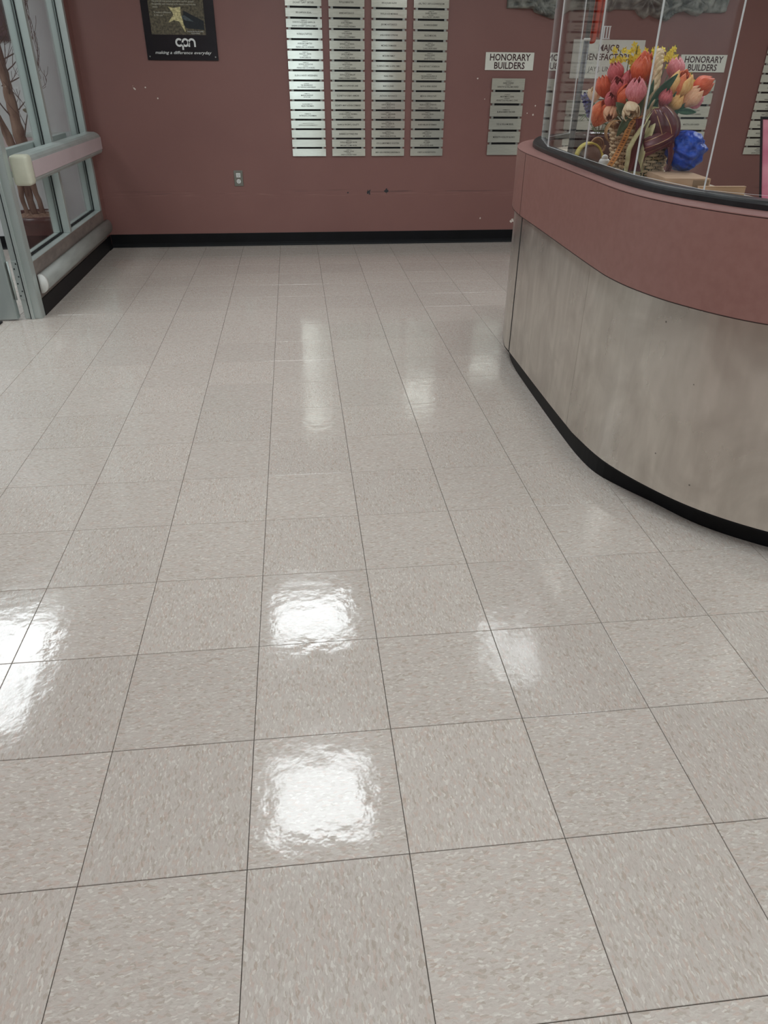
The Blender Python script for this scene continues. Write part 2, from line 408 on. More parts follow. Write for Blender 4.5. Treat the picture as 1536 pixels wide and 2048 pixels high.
# wall behind the viewer with a glazed exit door
DX0, DX1, DZ = -.10, .74, 2.05
o = MB(); o.box(XV, DX0, YF-.1, YF, 0, H); o.box(DX1, XR, YF-.1, YF, 0, H); o.box(DX0, DX1, YF-.1, YF, DZ, H)
struct(o.out('wall_front', M_CREAM))
d2 = struct(empty('door_2', (.32, YF-.05, 0)))
o = MB(); o.box(DX0, DX0+.05, YF-.08, YF-.03, 0, DZ); o.box(DX1-.05, DX1, YF-.08, YF-.03, 0, DZ)
o.box(DX0+.05, DX1-.05, YF-.08, YF-.03, DZ-.05, DZ); o.box(DX0+.05, DX1-.05, YF-.08, YF-.03, 0, .06)
o.out('door_frame', M_ALU, d2)
box('pane', DX0+.05, DX1-.05, YF-.058, YF-.052, .06, DZ-.05, M_GLASS, d2)
struct(box('ground_outside', -6, 6, -16, YF-.1, -.02, 0, vary(mat('pale_concrete', (190, 190, 186), .9), (180, 180, 176), (198, 198, 194), 3)))
# ceiling, with openings only filled by lamp fittings below it
struct(box('ceiling', XV-.1, XR+.1, YF-.1, YW+.1, H, H+.08, M_CEIL))
LAMPS = [(.107, 3.615, .305, .305), (.107, 1.98, .305, .305), (.107, .345, .305, .305), (.107, -1.29, .305, .305), (.107, -2.93, .305, .305),
         (1.69, 3.10, .305, .305), (1.9, -.6, .305, .305), (1.9, -2.2, .305, .305), (2.70, 2.40, .305, .305), (3.7, 3.6, .305, .305), (3.5, -.6, .305, .305),  # unseen panel over the desk's inner side added to brighten the flowers
         (-2.13, 3.28, .305, .61), (-3.05, 4.35, .305, .305), (-3.55, 5.1, .305, .305), (-2.6, 1.0, .305, .305), (-2.6, -1.2, .305, .305)]  # unseen square panels deep in the vestibule added to brighten its grey wall
for i, (x, y, a, c) in enumerate(LAMPS):
    e = empty('ceiling_light', (x, y, H-.02), {0: 'square white ceiling light mirrored as the further middle glare on the floor', 1: 'square white ceiling light mirrored as the nearer middle glare on the floor', 5: 'square white ceiling light mirrored as the faint glare near the desk'}.get(i, 'unseen square white ceiling light panel, among assumed rows and added fill lights'), 'ceiling light', 'ceiling light panels')
    if c > a: e['label'] = 'long white ceiling light panel above the doorway, mirrored at the left edge of the floor'
    o = MB(); b = a-.025; d = c-.025
    o.box(x-a, x+a, y-c, y-d, H-.022, H-.0005); o.box(x-a, x+a, y+d, y+c, H-.022, H-.0005)
    o.box(x-a, x-b, y-d, y+d, H-.022, H-.0005); o.box(x+b, x+a, y-d, y+d, H-.022, H-.0005)
    o.out('frame', M_WHITE, e)
    obj('diffuser', [(x-b, y-d, H-.014), (x-b, y+d, H-.014), (x+b, y+d, H-.014), (x+b, y-d, H-.014)], [(0, 1, 2, 3)], M_LAMP, e)

# floor: dark joint slab + tiles, each a piece
floor = struct(box('floor', XV, XR, YF, YW, -.05, -.0025, M_JOINT))
def bmesh_tile(g):
    a = T/2-g; c = .0008
    V = [(-a, -a, -.0024), (a, -a, -.0024), (a, a, -.0024), (-a, a, -.0024), (-a, -a, -c), (a, -a, -c), (a, a, -c), (-a, a, -c),
         (-a+c, -a+c, 0), (a-c, -a+c, 0), (a-c, a-c, 0), (-a+c, a-c, 0)]
    F = [(0, 1, 5, 4), (1, 2, 6, 5), (2, 3, 7, 6), (3, 0, 4, 7), (4, 5, 9, 8), (5, 6, 10, 9), (6, 7, 11, 10), (7, 4, 8, 11), (8, 9, 10, 11)]
    return V, F
TV, TF = bmesh_tile(.00075)
tile_me = bpy.data.meshes.new('tile'); tile_me.from_pydata(TV, [], TF); tile_me.materials.append(M_TILE); tile_me.update()
Minv = cam.matrix_world.inverted()
def px(p):
    q = Minv @ Vector(p); return (768-1435.78*q.x/q.z, 1024+1435.78*q.y/q.z) if q.z < -.05 else None
rest = MB()
vis = []
def under_desk(x, y): return (x > 1.36 and 1.25 < y < 3.2) or (x > 1.8 and .9 < y < 3.3)
for iu in range(-14, 18):
    for iv in range(-15, 19):
        cx, cy = (iu+.5)*T, (iv+.5)*T
        if cx-T/2 < XV or cx+T/2 > XR or cy-T/2 < YF: continue
        inview = False
        if cy-T/2 < YW and not under_desk(cx, cy) and cx > -1.7:
            for sx in (-.5, 0, .5):
                for sy in (-.5, 0, .5):
                    q = px((cx+sx*T, cy+sy*T, 0))
                    if q and -5 < q[0] < 1541 and 480 < q[1] < 2053: inview = True
        if cy+T/2 > YW: inview = inview and cy-T/2 < YW-.02
        if inview: vis.append((iu, iv, cx, cy))
        else: rest.add([(cx+v[0], cy+v[1], v[2]) for v in TV], TF)
for iu, iv, cx, cy in vis:
    t = bpy.data.objects.new('tile', tile_me); COL.objects.link(t); t.parent = floor
    t.location = (cx, cy, 0); t.rotation_euler = (0, 0, (PI/2 if (iu+iv) % 2 else 0) + (PI if random.random() < .5 else 0))
rs = rest.out('distant_tiles', M_TILE, floor); rs['kind'] = 'stuff'
print('TILES', len(vis))

# black cove base along the walls
def cove(name, pts, m=M_BLACK):
    P = crom([Vector(p) for p in pts], .4) if len(pts) > 2 else [Vector(p) for p in pts]
    return sweep(P, [(0, 0), (-.012, 0), (-.012, .004), (-.007, .012), (-.004, .03), (-.004, .098), (-.002, .101), (0, .101)], name, m)
struct(cove('baseboard_back', [(XR, YW), (-1.371, YW)]))
struct(cove('baseboard_left', [(XL, YW-.0125), (XL, 5.4622)]))
struct(cove('baseboard_vestibule', [(-1.50, YW), (XV, YW)]))

# ------------------------------------------------------------------ glazed partition on the left
XF = -1.375; XB = -1.485; XG = -1.43
w1 = struct(empty('window_1', (XG, 4.6, 0)))
box('black_base', XB, XF+.006, 3.656, 5.461, 0, .097, M_BLACK, w1)
box('lower_panel', XB+.01, XF-.002, 3.656, 5.461, .0975, .262, M_BRONZE, w1)
box('sill_rail', XB, XF, 3.656, 5.461, .2625, .312, M_ALU, w1, .002)
box('lower_fascia', XF-.0015, XF+.0005, 3.656, 5.461, .0975, .308, M_BRONZE, w1)
def post(y0, y1, name, z0=.3125, z1=2.17):
    return bev(box(name, XB, XF, y0, y1, z0, z1, M_ALU, w1), .002)
post(4.512, 4.556, 'mullion'); post(5.416, 5.461, 'mullion')
box('head_rail', XB, XF, 3.656, 5.461, 2.1705, 2.18, M_ALU, w1)
def glazing(y0, y1):
    g = .006
    box('pane', XG-.004, XG+.004, y0, y1, .314, 2.168, M_GLASS, w1)
    o = MB()
    for s in (-1, 1):
        x0, x1 = (XG+.0045, XG+.0105) if s > 0 else (XG-.0105, XG-.0045)
        o.box(x0, x1, y0, y0+.006, .3135, 2.168); o.box(x0, x1, y1-.006, y1, .3135, 2.168); o.box(x0, x1, y0+.006, y1-.006, .3135, .3195)
    o.out('gasket', M_BLACK, w1)
glazing(3.6565, 4.5115); glazing(4.5565, 5.4155)
# jamb post at the doorway
jb = struct(empty('trim_1', (-1.42, 3.62, 0)))
o = MB(); o.box(-1.468, XF, 3.592, 3.6555, 0, 2.12, .003); o.out('jamb', M_ALU, jb)
box('door_stop', -1.428, -1.412, 3.578, 3.5918, 0, 2.12, M_ALU, jb, .0015)
box('jamb_edge', XF+.0002, XF+.004, 3.592, 3.6555, 0, 2.12, M_ALU, jb)
box('weather_seal', -1.434, -1.4285, 3.583, 3.5918, .002, 2.12, M_BLACK, jb)
for z0, z1 in ((.115, .33), (1.0, 1.2)):
    pl = box('hinge_leaf', -1.4675, -1.4355, 3.587, 3.5918, z0, z1, M_ALU, jb, .001)
    for k, f in enumerate((.10, .22, .42, .60, .80, .93)):
        xx = -1.444 if k % 2 else -1.458; zz = z0+(z1-z0)*f
        o = MB(); o.tube([(xx, 3.5868, zz), (xx, 3.5850, zz)], .0042, 8); o.out('screw', M_SCREW, pl)
# open door leaf, swung into the vestibule
dr = struct(empty('door_1', (-1.95, 3.59, 0)))
dx1, dx0, dy0, dy1 = -1.500, -2.42, 3.560, 3.606
bev(box('stile', dx1-.10, dx1, dy0, dy1, .008, 2.10, M_ALU, dr), .002)
bev(box('stile', dx0, dx0+.10, dy0, dy1, .008, 2.10, M_ALU, dr), .002)
bev(box('bottom_rail', dx0+.1005, dx1-.1005, dy0+.001, dy1-.001, .008, .26, M_ALU, dr), .0015)
bev(box('top_rail', dx0+.1005, dx1-.1005, dy0+.001, dy1-.001, 2.0, 2.10, M_ALU, dr), .0015)
box('pane', dx0+.1005, dx1-.1005, 3.579, 3.587, .2605, 1.9995, M_GLASS, dr)
box('edge_cap', dx1+.0005, dx1+.003, dy0+.004, dy1-.004, .01, 2.09, M_ALU, dr)
for z0, z1 in ((.115, .33), (1.0, 1.2)):
    o = MB(); o.tube([(-1.486, 3.581, z0), (-1.486, 3.581, z1)], .0065, 10); pn = o.out('hinge_pin', M_ALU, dr, True)
    box('hinge_plate', dx1+.0032, dx1+.0062, 3.566, 3.604, z0+.005, z1-.005, M_CLIP, dr)
# black entrance mat beyond the doorway
mt = obj('entrance_mat', [], [], M_BLACK); bpy.data.objects.remove(mt)
o = MB(); o.box(-3.3, -1.575, 1.15, 3.535, 0.0005, .009, .003)
tag(o.out('entrance_mat', vary(mat('mat_pile', (26, 26, 30), .95), (20, 20, 24), (34, 34, 38), 200, bump=.5)), 'black entrance mat on the floor beside the open door leaf', 'mat')

# low tubular kick rail in front of the partition
def d_profile(depth, z0, z1, n=14):
    c = (z0+z1)/2; h = (z1-z0)/2
    return [(-depth*math.cos(-PI/2+PI*k/n)**.8 if 0 < k < n else 0, c+h*math.sin(-PI/2+PI*k/n)) for k in range(n+1)]
kr = empty('kick_rail', (XF, 4.55, .13), 'dull aluminium half-round kick rail low on the glazed partition', 'rail')
sweep([Vector((XF+.0065, 5.50)), Vector((XF+.0065, 3.705))], d_profile(.042, .128, .232), 'rail_body', vary(mat('dull_aluminium', (160, 162, 158), .6, .2), (148, 150, 146), (170, 172, 168), 9, (1, .3, 2)), kr, True)
sweep([Vector((XF+.0065, 3.7045)), Vector((XF+.0065, 3.668))], d_profile(.043, .127, .233), 'end_cap', M_WHITE, kr, True)
# crash rail at hip height
def crash(name, x, dirn, y0, y1, label, capnear=True):
    e = empty(name, (x, (y0+y1)/2, .71), label, 'rail')
    z0, z1 = .712, .858
    def prof(a, b, d0, d1): return [(0, a), (-d0, a), (-d1, b), (0, b)]
    def sw(yA, yB, pr, nm, m):
        if dirn > 0: P = [Vector((x, yB)), Vector((x, yA))]
        else: P = [Vector((x, yA)), Vector((x, yB))]
        return sweep(P, pr, nm, m, e)
    ya = y0+.095
    top = [(0, .822), (-.090, .822), (-.085, .836), (-.072, .848), (-.052, .856), (0, .858)]
    bot = [(0, .712), (-.070, .712), (-.082, .718), (-.089, .730), (-.090, .742), (0, .742)]
    sw(ya, y1, top, 'top_channel', M_ALU); sw(ya, y1, bot, 'bottom_channel', M_ALU)
    sw(ya, y1, [(-.004, .7425), (-.0935, .7425), (-.0935, .8235), (-.004, .8235)], 'vinyl_insert', M_RAIL)
    for yy in (y0, ):
        o = MB(); xa, xb = (x, x+.096) if dirn > 0 else (x-.096, x)
        o.box(xa, xb, yy, ya-.0005, .709, .861, .018); o.out('end_cap', M_CAP, e, True)
    return e
crash('crash_rail', XF+.0045, 1, 3.648, 5.42, 'pink and aluminium crash rail with ivory end cap across the glazed partition')
crash('crash_rail', XB-.0045, -1, 3.70, 5.30, 'aluminium crash rail on the far side of the glass, behind the pink one')
vr = empty('crash_rail', (-2.5, YW, .71), 'pink and grey crash rail along the grey vestibule wall behind the bare tree', 'rail')
P = [Vector((-1.58, YW-.001)), Vector((-3.9, YW-.001))]
sweep(P, [(0, .722), (-.03, .722), (-.035, .73), (-.035, .81), (0, .81)], 'vinyl_insert', M_RAIL, vr)
sweep(P, [(0, .8105), (-.036, .8105), (-.036, .83), (-.02, .842), (0, .842)], 'top_channel', M_ALU, vr)
pf = empty('framed_notice', (-2.1, YW, 1.43), 'dark maroon framed picture on the grey wall behind the glass', 'picture')
box('frame', -2.45, -1.795, YW-.024, YW-.001, 1.42, 2.2, vary(mat('dark_frame', (40, 30, 36), .4), (34, 25, 31), (46, 35, 41), 9), pf, .003)
box('print', -2.42, -1.825, YW-.0275, YW-.0245, 1.45, 2.17, vary(mat('maroon_print', (62, 42, 52), .4), (50, 33, 44), (74, 52, 60), 5), pf)

# ------------------------------------------------------------------ bare tree in a pot (vestibule)
tr = empty('potted_tree', (-1.80, 5.2, 0), 'bare brown potted tree with twisted stems and twigs behind the glass', 'tree')
M_POT = vary(mat('maroon_glaze', (74, 42, 42), .3), (62, 34, 36), (84, 50, 48), 8)
M_SOIL = vary(mat('bark_soil', (120, 92, 76), .95), (92, 68, 54), (146, 116, 98), 60, bump=.8)
M_BARK = vary(mat('bark', (112, 88, 74), .9), (80, 60, 50), (138, 112, 96), 18, (1, 1, .3), bump=.8)
M_TWIG = vary(mat('twig', (70, 60, 54), .9), (56, 48, 43), (84, 73, 66), 30)
pc = (-1.80, 5.2, 0)
o = MB(); o.lathe(pc, [(.15, .005), (.165, .02), (.185, .12), (.20, .22), (.205, .27), (.222, .28), (.222, .325), (.205, .33), (.195, .30), (.195, .26)], 32, True, False); o.out('pot', M_POT, tr, True)
o = MB(); n = 24; V = [(pc[0], pc[1], .315)]; 
for r_, z_ in ((.07, .33), (.13, .315), (.194, .30)):
    for j in range(n):
        a = 2*PI*j/n; V.append((pc[0]+r_*math.cos(a), pc[1]+r_*math.sin(a), z_+random.uniform(-.008, .012)))
F = [(0, 1+j, 1+(j+1) % n) for j in range(n)]
for k in range(2):
    for j in range(n): F.append((1+k*n+j, 1+(k+1)*n+j, 1+(k+1)*n+(j+1) % n, 1+k*n+(j+1) % n))
obj('soil', V, F, M_SOIL, tr)
rt = random.Random(3)
def branch(p, d, ln, r0, depth, twigs):
    pts = [Vector(p)]; rad = [r0]; d = Vector(d).normalized(); n = 7
    for i in range(n):
        d = (d + Vector((rt.uniform(-.16, .16), rt.uniform(-.16, .16), rt.uniform(-.05, .16)))).normalized()
        q = pts[-1] + d*ln/n
        if q.x > -1.56: d.x = -abs(d.x)*.3; q.x = -1.56
        q.y = min(q.y, 5.52); q.z = min(q.z, 2.3)
        pts.append(q); rad.append(max(.0014, r0*(1-(i+1)/n*.8)))
        if depth > 0 and i >= 1 and rt.random() < .75:
            dd = (d + Vector((rt.uniform(-1, 1), rt.uniform(-1, 1), rt.uniform(-.2, .6)))).normalized()
            branch(pts[-1], dd, ln*rt.uniform(.35, .7), rad[-1]*.6, depth-1, twigs)
    twigs.tube(pts, rad, 6)
stems = [((-1.83, 5.18), [(-1.84, 5.17, .30), (-1.855, 5.17, .45), (-1.845, 5.17, .58), (-1.815, 5.18, .68), (-1.85, 5.19, .80), (-1.90, 5.2, .95), (-1.95, 5.2, 1.15)], .024),
         ((-1.79, 5.20), [(-1.795, 5.20, .30), (-1.815, 5.2, .46), (-1.80, 5.2, .60), (-1.775, 5.2, .72), (-1.785, 5.2, .85), (-1.79, 5.2, 1.02), (-1.795, 5.2, 1.30), (-1.82, 5.2, 1.6), (-1.83, 5.2, 1.9)], .036),
         ((-1.74, 5.19), [(-1.735, 5.19, .30), (-1.745, 5.19, .42), (-1.775, 5.195, .55), (-1.755, 5.2, .66), (-1.765, 5.2, .78), (-1.785, 5.2, .93)], .026)]
for (c, pts, r) in stems:
    P = [Vector(p) for p in pts]
    Q = crom(P, .035)
    k = len(Q)
    Q = [q + Vector((rt.uniform(-.004, .004), rt.uniform(-.004, .004), 0)) for q in Q]
    rad = [r*((.58+.42*min(1, max(0, (q.z-.42)/.25)))*(1.15-.55*max(0, q.z-.72)))*rt.uniform(.88, 1.1) for q in Q]
    o = MB(); o.tube(Q, rad, 9); o.out('stem', M_BARK, tr, True)
tw = []
for (p, d, ln, r) in [((-1.760, 5.2, .80), (.5, -.1, .9), .42, .006), ((-1.795, 5.2, .98), (.8, .1, .5), .40, .005), ((-1.805, 5.2, 1.05), (.5, -.3, .8), .45, .006),
                      ((-1.820, 5.2, 1.2), (.9, -.1, .7), .42, .005), ((-1.835, 5.2, 1.32), (.6, .2, .9), .45, .005), ((-1.765, 5.2, .9), (-.6, -.2, .9), .5, .006),
                      ((-1.855, 5.2, 1.45), (.9, .1, .3), .40, .005), ((-1.825, 5.2, 1.15), (1, .15, .35), .52, .005), ((-1.860, 5.18, .8), (-.3, -.2, 1), .5, .005), ((-1.875, 5.2, 1.5), (.5, -.2, 1), .5, .005), ((-1.855, 5.2, 1.40), (1, .2, .55), .62, .0055), ((-1.835, 5.2, 1.28), (1, .15, .25), .60, .0055), ((-1.875, 5.2, 1.62), (1, .1, .4), .5, .005)]:
    o = MB(); branch(p, d, ln, r, 2, o); o.out('twig', M_TWIG, tr)
M_DRY = vary(mat('dry_leaf', (112, 108, 84), .8), (96, 92, 70), (126, 121, 96), 30)
for (x, y, z, a) in [(-1.70, 5.13, 1.01, .3), (-1.71, 5.15, .74, 1.2), (-1.70, 5.14, .72, -.5)]:
    o = MB(); c = Vector((x, y, z)); u = Vector((math.cos(a), .3, math.sin(a)-.5)).normalized(); v = u.cross(Vector((0, 1, .2))).normalized()
    P = []
    for i in range(6):
        t = i/5; w = .016*math.sin(PI*min(1, t*.9+.08))
        P.append([c+u*(t*.07)+v*w*s+Vector((0, -.006*abs(s)*math.sin(t*PI), 0)) for s in (-1, 0, 1)])
    o.grid(P); thick(o.out('leaf', M_DRY, tr, True), .0012)

# ------------------------------------------------------------------ wall things
# poster
po = empty('poster_board', (-.62, YW, 1.31), 'black poster board with starfish photograph and white lettering on the mauve wall', 'poster')
bev(box('board', -.877, -.366, YW-.012, YW-.001, 1.312, 1.98, vary(mat('black_board', (22, 16, 24), .25), (17, 12, 19), (28, 21, 29), 6), po), .004)
M_SAND = vary(mat('dark_sand_print', (86, 78, 62), .5), (58, 52, 40), (112, 102, 80), 70, detail=8)
box('photo_print', -.824, -.438, YW-.0135, YW-.0122, 1.470, 1.93, M_SAND, po)
M_STAR = vary(mat('starfish_print', (210, 196, 140), .6), (168, 156, 110), (232, 220, 168), 90)
def flat(poly, y, name, m, t=.0006):
    V = [(x, y, z) for x, z in poly] + [(x, y+t, z) for x, z in poly]; n = len(poly)
    F = [tuple(range(n)), tuple(range(2*n-1, n-1, -1))] + [(i, i+n, (i+1) % n+n, (i+1) % n) for i in range(n)]
    return obj(name, V, F, m, po)
sx, sz = -.612, 1.585
flat([(sx+.03, sz+.03), (sx+.165, sz-.03), (sx+.165, sz-.085), (sx+.04, sz-.075), (sx+.02, sz-.05)], YW-.0142, 'starfish_shadow', vary(mat('shadow_print', (24, 28, 34), .6), (20, 24, 30), (30, 34, 40), 30))
flat([(sx+.00, sz-.005), (sx+.035, sz+.002), (sx+.095, sz-.035), (sx+.04, sz-.03)], YW-.0145, 'starfish_arm', vary(mat('dim_starfish_print', (72, 80, 84), .6), (60, 68, 72), (84, 92, 96), 60))
pts = []
for (x, z) in [(-.075, .052), (-.035, .045), (.012, .052), (.01, .018), (.016, -.02), (.032, -.095), (.026, -.098), (-.008, -.035), (-.045, -.028), (-.078, -.042), (-.082, -.038), (-.042, .005), (-.05, .02)]:
    pts.append((sx+x, sz+z))
flat(pts[::-1], YW-.0149, 'starfish', M_STAR)
M_LTXT = vary(mat('white_lettering', (225, 225, 222), .5), (218, 218, 215), (230, 230, 228), 20)
txt = [('possibly make a difference"', .0105, -.742, 1.690), ('The wise old man picked up another starfish, paused', .0105, -.650, 1.664), ('thoughtfully, and remarked as he tossed it out into the', .0105, -.644, 1.647), ('waves:', .0105, -.775, 1.630),
       ]
quo = [('"It makes a difference', .0105, -.731, 1.598), ('to this one."', .0105, -.757, 1.581)]
V, F = text_geo(quo, .92, 1, (0, YW-.0152, 0)); obj('quote_lettering', V, F, vary(mat('cream_quote', (200, 196, 180), .5), (194, 190, 174), (206, 202, 186), 20), po)
V, F = text_geo([(a, h, x, z) for a, h, x, z in txt], .92, 1, (0, YW-.0152, 0)); obj('story_lettering', V, F, vary(mat('cream_lettering', (200, 196, 180), .5), (194, 190, 174), (206, 202, 186), 20), po)
V, F = text_geo([('From the Star Thrower (1978)', .007, -.512, 1.487), ('by Loren Eiseley', .007, -.512, 1.476)], .9, 1, (0, YW-.0152, 0)); obj('credit_lettering', V, F, M_LTXT, po)
# round letter logo
def arc_stroke(cx, cz, r, w, a0, a1, y, t=.0008, n=22):
    V = []; F = []
    for i in range(n+1):
        a = a0+(a1-a0)*i/n
        for rr, yy in ((r-w/2, y), (r+w/2, y), (r+w/2, y+t), (r-w/2, y+t)): V.append((cx+rr*math.cos(a), yy, cz+rr*math.sin(a)))
    for i in range(n):
        for j in range(4): F.append((i*4+j, i*4+(j+1) % 4, (i+1)*4+(j+1) % 4, (i+1)*4+j))
    F.append((0, 3, 2, 1)); F.append((n*4, n*4+1, n*4+2, n*4+3)); return V, F
o = MB(); y = YW-.0128; w = .0125; cz = 1.423; r = .0205; R_ = math.radians
o.add(*arc_stroke(-.638, cz, r, w, R_(42), R_(318), y))
o.add(*arc_stroke(-.593, cz, r, w, R_(0), R_(360), y)); o.box(-.593-r-w/2, -.593-r+w/2, y, y+.0008, cz-.045, cz)
o.add(*arc_stroke(-.547, cz, r, w, R_(0), R_(180), y)); o.box(-.547-r-w/2, -.547-r+w/2, y, y+.0008, cz-r-w/2, cz+.004); o.box(-.547+r-w/2, -.547+r+w/2, y, y+.0008, cz-r-w/2, cz)
o.out('logo_lettering', M_LTXT, po)
V, F = text_geo([('making a difference everyday', .0185, 0, 1.352)], 1.30, 1.0, (-.618, YW-.0125, 0), shear=.30, weight=.0002); obj('slogan_lettering', V, F, M_LTXT, po)
for x in (-.858, -.386):
    o = MB(); o.tube([(x, YW-.0122, 1.335), (x, YW-.0145, 1.335)], .005, 10); o.out('screw', M_CLIP, po)

# donor plaque columns
def two(a, b, s='IN MEMORY OF', d='DONATED BY'): return [(s, 0), (a, 1), (d, 0), (b, 1)]
def one(a): return [(a, 1)]
def mem(a, s='IN MEMORY OF'): return [(s, 0), (a, 1)]
C1 = [one('JOAN & PETER MANN'), mem('ZACHARY "GARY" GIRTNER'), one('IRIS & MYRON SEGAL'), two('DOROTHY & RICHARD GRIFFIN, SR.', 'BARBARA & ROBERT GRIFFIN & FAMILY'), one('PATRICIA STAFFORD'),
      two('ANGELINA DI MATTEO', 'FRIENDS AND CO-WORKERS'), two('FRANCES L. REEVES', 'IDA M. ELSBROOK'), two('GEORGE CASTIGLIONE', 'FRIENDS AND CO-WORKERS'), one('ELLEN & HARVEY WEISSENBERG'),
      [('IN HONOR OF', 0), ("THE HENDERSON'S", 1), ('50th WEDDING ANNIVERSARY', 1)], [('IN MEMORY OF', 0), ('MARSHA SHAPROFF', 1), ('DEVOTED FAMILY', .5)], mem('HELEN FRIEDMAN', 'IN LOVING MEMORY OF'), mem("PATRICIA A. O'GORMAN"),
      mem('SARAH & JACK BERMANSKY', 'IN MEMORY OF MY PARENTS'), [], [], []]
C2 = [one('ROSE & DAVID KLEIN'), one('PHYLLIS BERNSTEIN'), one('ANNE ANTONUCCI'), two('SUSAN FRIEDMAN', 'EDITH & EUGENE FRIEDMAN'), two('LOUIS WAGNER', 'TOBI & JACK WASSERMAN'), two('EDWARD L. PETERSON', 'PATRICIA & JOHN DAVIS'),
      two('JACKLYN MESSINA', 'CECILE & EARL MESSINA'), two('PEGGY HOGAN', 'BETTY & EDWARD HOGAN'), two('EDITH & JACOB BERLOFF', 'DEBBIE & NORMAN FISHBEIN'), one('CARMELA & ALPHONSE LANE'), one('ELIZABETH & ROBERT ARMONE'), one('ELIZABETH, MARY & EDWIN CORMANEY'),
      two('LOUISE & ARTHUR TANNMAN', 'RUTH TANNMAN'), one('ELAINE & VINCENT J. COLLETTI'), one('BARBARA GOTTFRIED PINE'), two('PATRICK MARGARET PINTER', 'MARGARET & JAMES PINTER'), two('THERESA J. RUSSO', 'SANDY & VINCENT RUSSO')]
C3 = [one('ALICE & SAM WEBER'), one('IRIS & JULIAN ALEXIS'), one('PHYLLIS & ED MONROE'), one('JEROME ANTONUCCI'), one('LINDA RIDGE CUTRONE'), one('MICHAEL DOMANSKI'), one('MCGUIRE FAMILY'), one('FLORENCE DIMEC & APRIL DIMEC'), one('PEARL STERN'), one('MARY A. JONES'), one('ANTHONY ANTONUCCI'),
      two('HARVEY MARKOWITZ', 'HARRIET MOSCOWITZ'), two('CHARLES T. MEDLINGER', 'MARCELLA MEDLINGER'), two('RONALD CARNEY SR.', 'MARY & JOHN CARNEY'), two('THOMAS PETITONE', 'HELEN & FRANK PETITONE'), one('RITA D. & MORTIMER D. GOLDSTEIN'), one('MARY ANN & FREDERICK BREIDENBACH')]
C4 = [one('GRACE & LEO HART'), one('JOEL, TRACY, GARY & SUZANNE BLOOM'), two('DANIEL ORLANDO', 'IDA & VINCENT ORLANDO'), one('FLORENCE KENNY'), one('FELICE MENCHEL'), two('BRIAN J. KERRY', 'CLAIRE & BRIAN KERRY'), two('GEORGE WANG', 'JEANETTE WANG'), one('IDA & ARTHUR T. ROBERSON'),
      [('IN HONOR OF', 0), ('THE GRANDCHILDREN OF', 1), ('BETTY & IRVIN DUNCAN', 1)], one('RUTH & HENRI GREENE'), one('MEDICAL OFFICE STAFF'), two('HELEN & RUBIN OSTREWITZ', 'OSTREWITZ ORTHOPEDIC AREA'), two('NICHOLAS J. FRUGO', 'RITA FRUGO'), one('KAREN MILLER FETTERMAN'),
      two('JAMES ARNOLD', 'AMY ARNOLD'), two('LILY HEISER', 'RITA & GEORGE HEISER'), one('CHERYL & ANDREW ROTH')]
C5 = [[], [], [], [], [], [], one('ANNA & PAUL RYAN'), two('JULIUS MILLER', 'HARRIET & LOUIS MILLER'), two('DAVID STERN', 'ROSE STERN'), two('HARRY & JANE WOLF', 'MARY & ALAN WOLF'), mem('EVELYN & SAUL LEVINE'), one('HELEN & MAX BERGER'), two('JOSEPH DUNN', 'IN LOVING MEMORY'), two('LEONA MARKS', 'SANDRA & JOHN MARKS')]
HB1 = [two('DIANE ONERED', 'DOROTHY & WILLIAM ONERED', 'IN HONOR OF'), two('MORTIMER E. COHN', 'HENRIETTA & WILLIAM E. COHN', 'IN HONOR OF'), mem('ELSIE & HARRY FISCHER'), one('TED & WILLIAM SIEGEL'), one('MEREDITH KOSLOW BLINKO'), []]
HB2 = [one('LILLIAN & SOL KANE'), two('BENJAMIN HORNE', 'MIRIAM & ALAN HORNE'), two('LEON KYDELONY', 'MIKE & ROSE STEINBERG'), one('MARTIN & BEN BAREN'), [('MANHATTAN', 1.25), ('EAST SUITE HOTELS', 1.25)], [('ANDERSON FAMILY', 1.25)]]
BEN = [one('ROBERTA & MARTIN BLAKE'), mem('SAMUEL J. POLK'), one('GREEN FAMILY')]
def column(x0, wdt, zb, ph, gap, rows, label, big=1.0, faded=()):
    """rows listed top to bottom; the lowest plaque's lower edge is at zb"""
    n = len(rows); pitch = ph+gap; e = empty('plaque_column', (x0+wdt/2, YW, zb), label, 'plaque', 'donor plaque columns on the mauve wall')
    zt = zb+n*pitch-gap
    box('backing', x0+.034, x0+wdt-.030, YW-.0075, YW-.0045, zb+.01, zt-.01, M_BLACK, e)
    for xx in (x0+.014, x0+wdt-.030): box('rail', xx, xx+.018, YW-.011, YW-.001, zb+.006, zt-.006, M_CLIP, e)
    for i, lines in enumerate(rows):
        z0 = zb+(n-1-i)*pitch
        p = box('plaque', x0, x0+wdt, YW-.0145, YW-.0112, z0, z0+ph, M_PLAQUE, e)
        if lines:
            ht = [(.0105 if s >= 1 else .0060 if s == 0 else .0068)*big*(s if s > 1 else 1) for _, s in lines]
            if len(lines) >= 3: ht = [h*.86 if h > .008*big else h*.85 for h in ht]
            sp = .0042*big; tot = sum(ht)+sp*(len(ht)-1); z = z0+ph/2+tot/2; L_ = []
            for (s, k), h in zip(lines, ht):
                L_.append((s, h, 0, z-h)); z -= h+sp
            wmax = max(len(s)*h*.98 for s, h, _, _ in L_); ux = min(.80, wdt*.90/wmax)
            V, F = text_geo(L_, ux, 1, (x0+wdt/2, YW-.0148, 0), weight=.0002)
            obj('lettering', V, F, M_INKFADE if i in faded else M_INK, p)
    return e
PH, GP, ZB = .0522, .0131, .6755
column(.1435, .262, ZB, PH, GP, C1, 'leftmost tall column of steel donor plaques, brightly lit, lowest three plaques blank', faded=(13,))
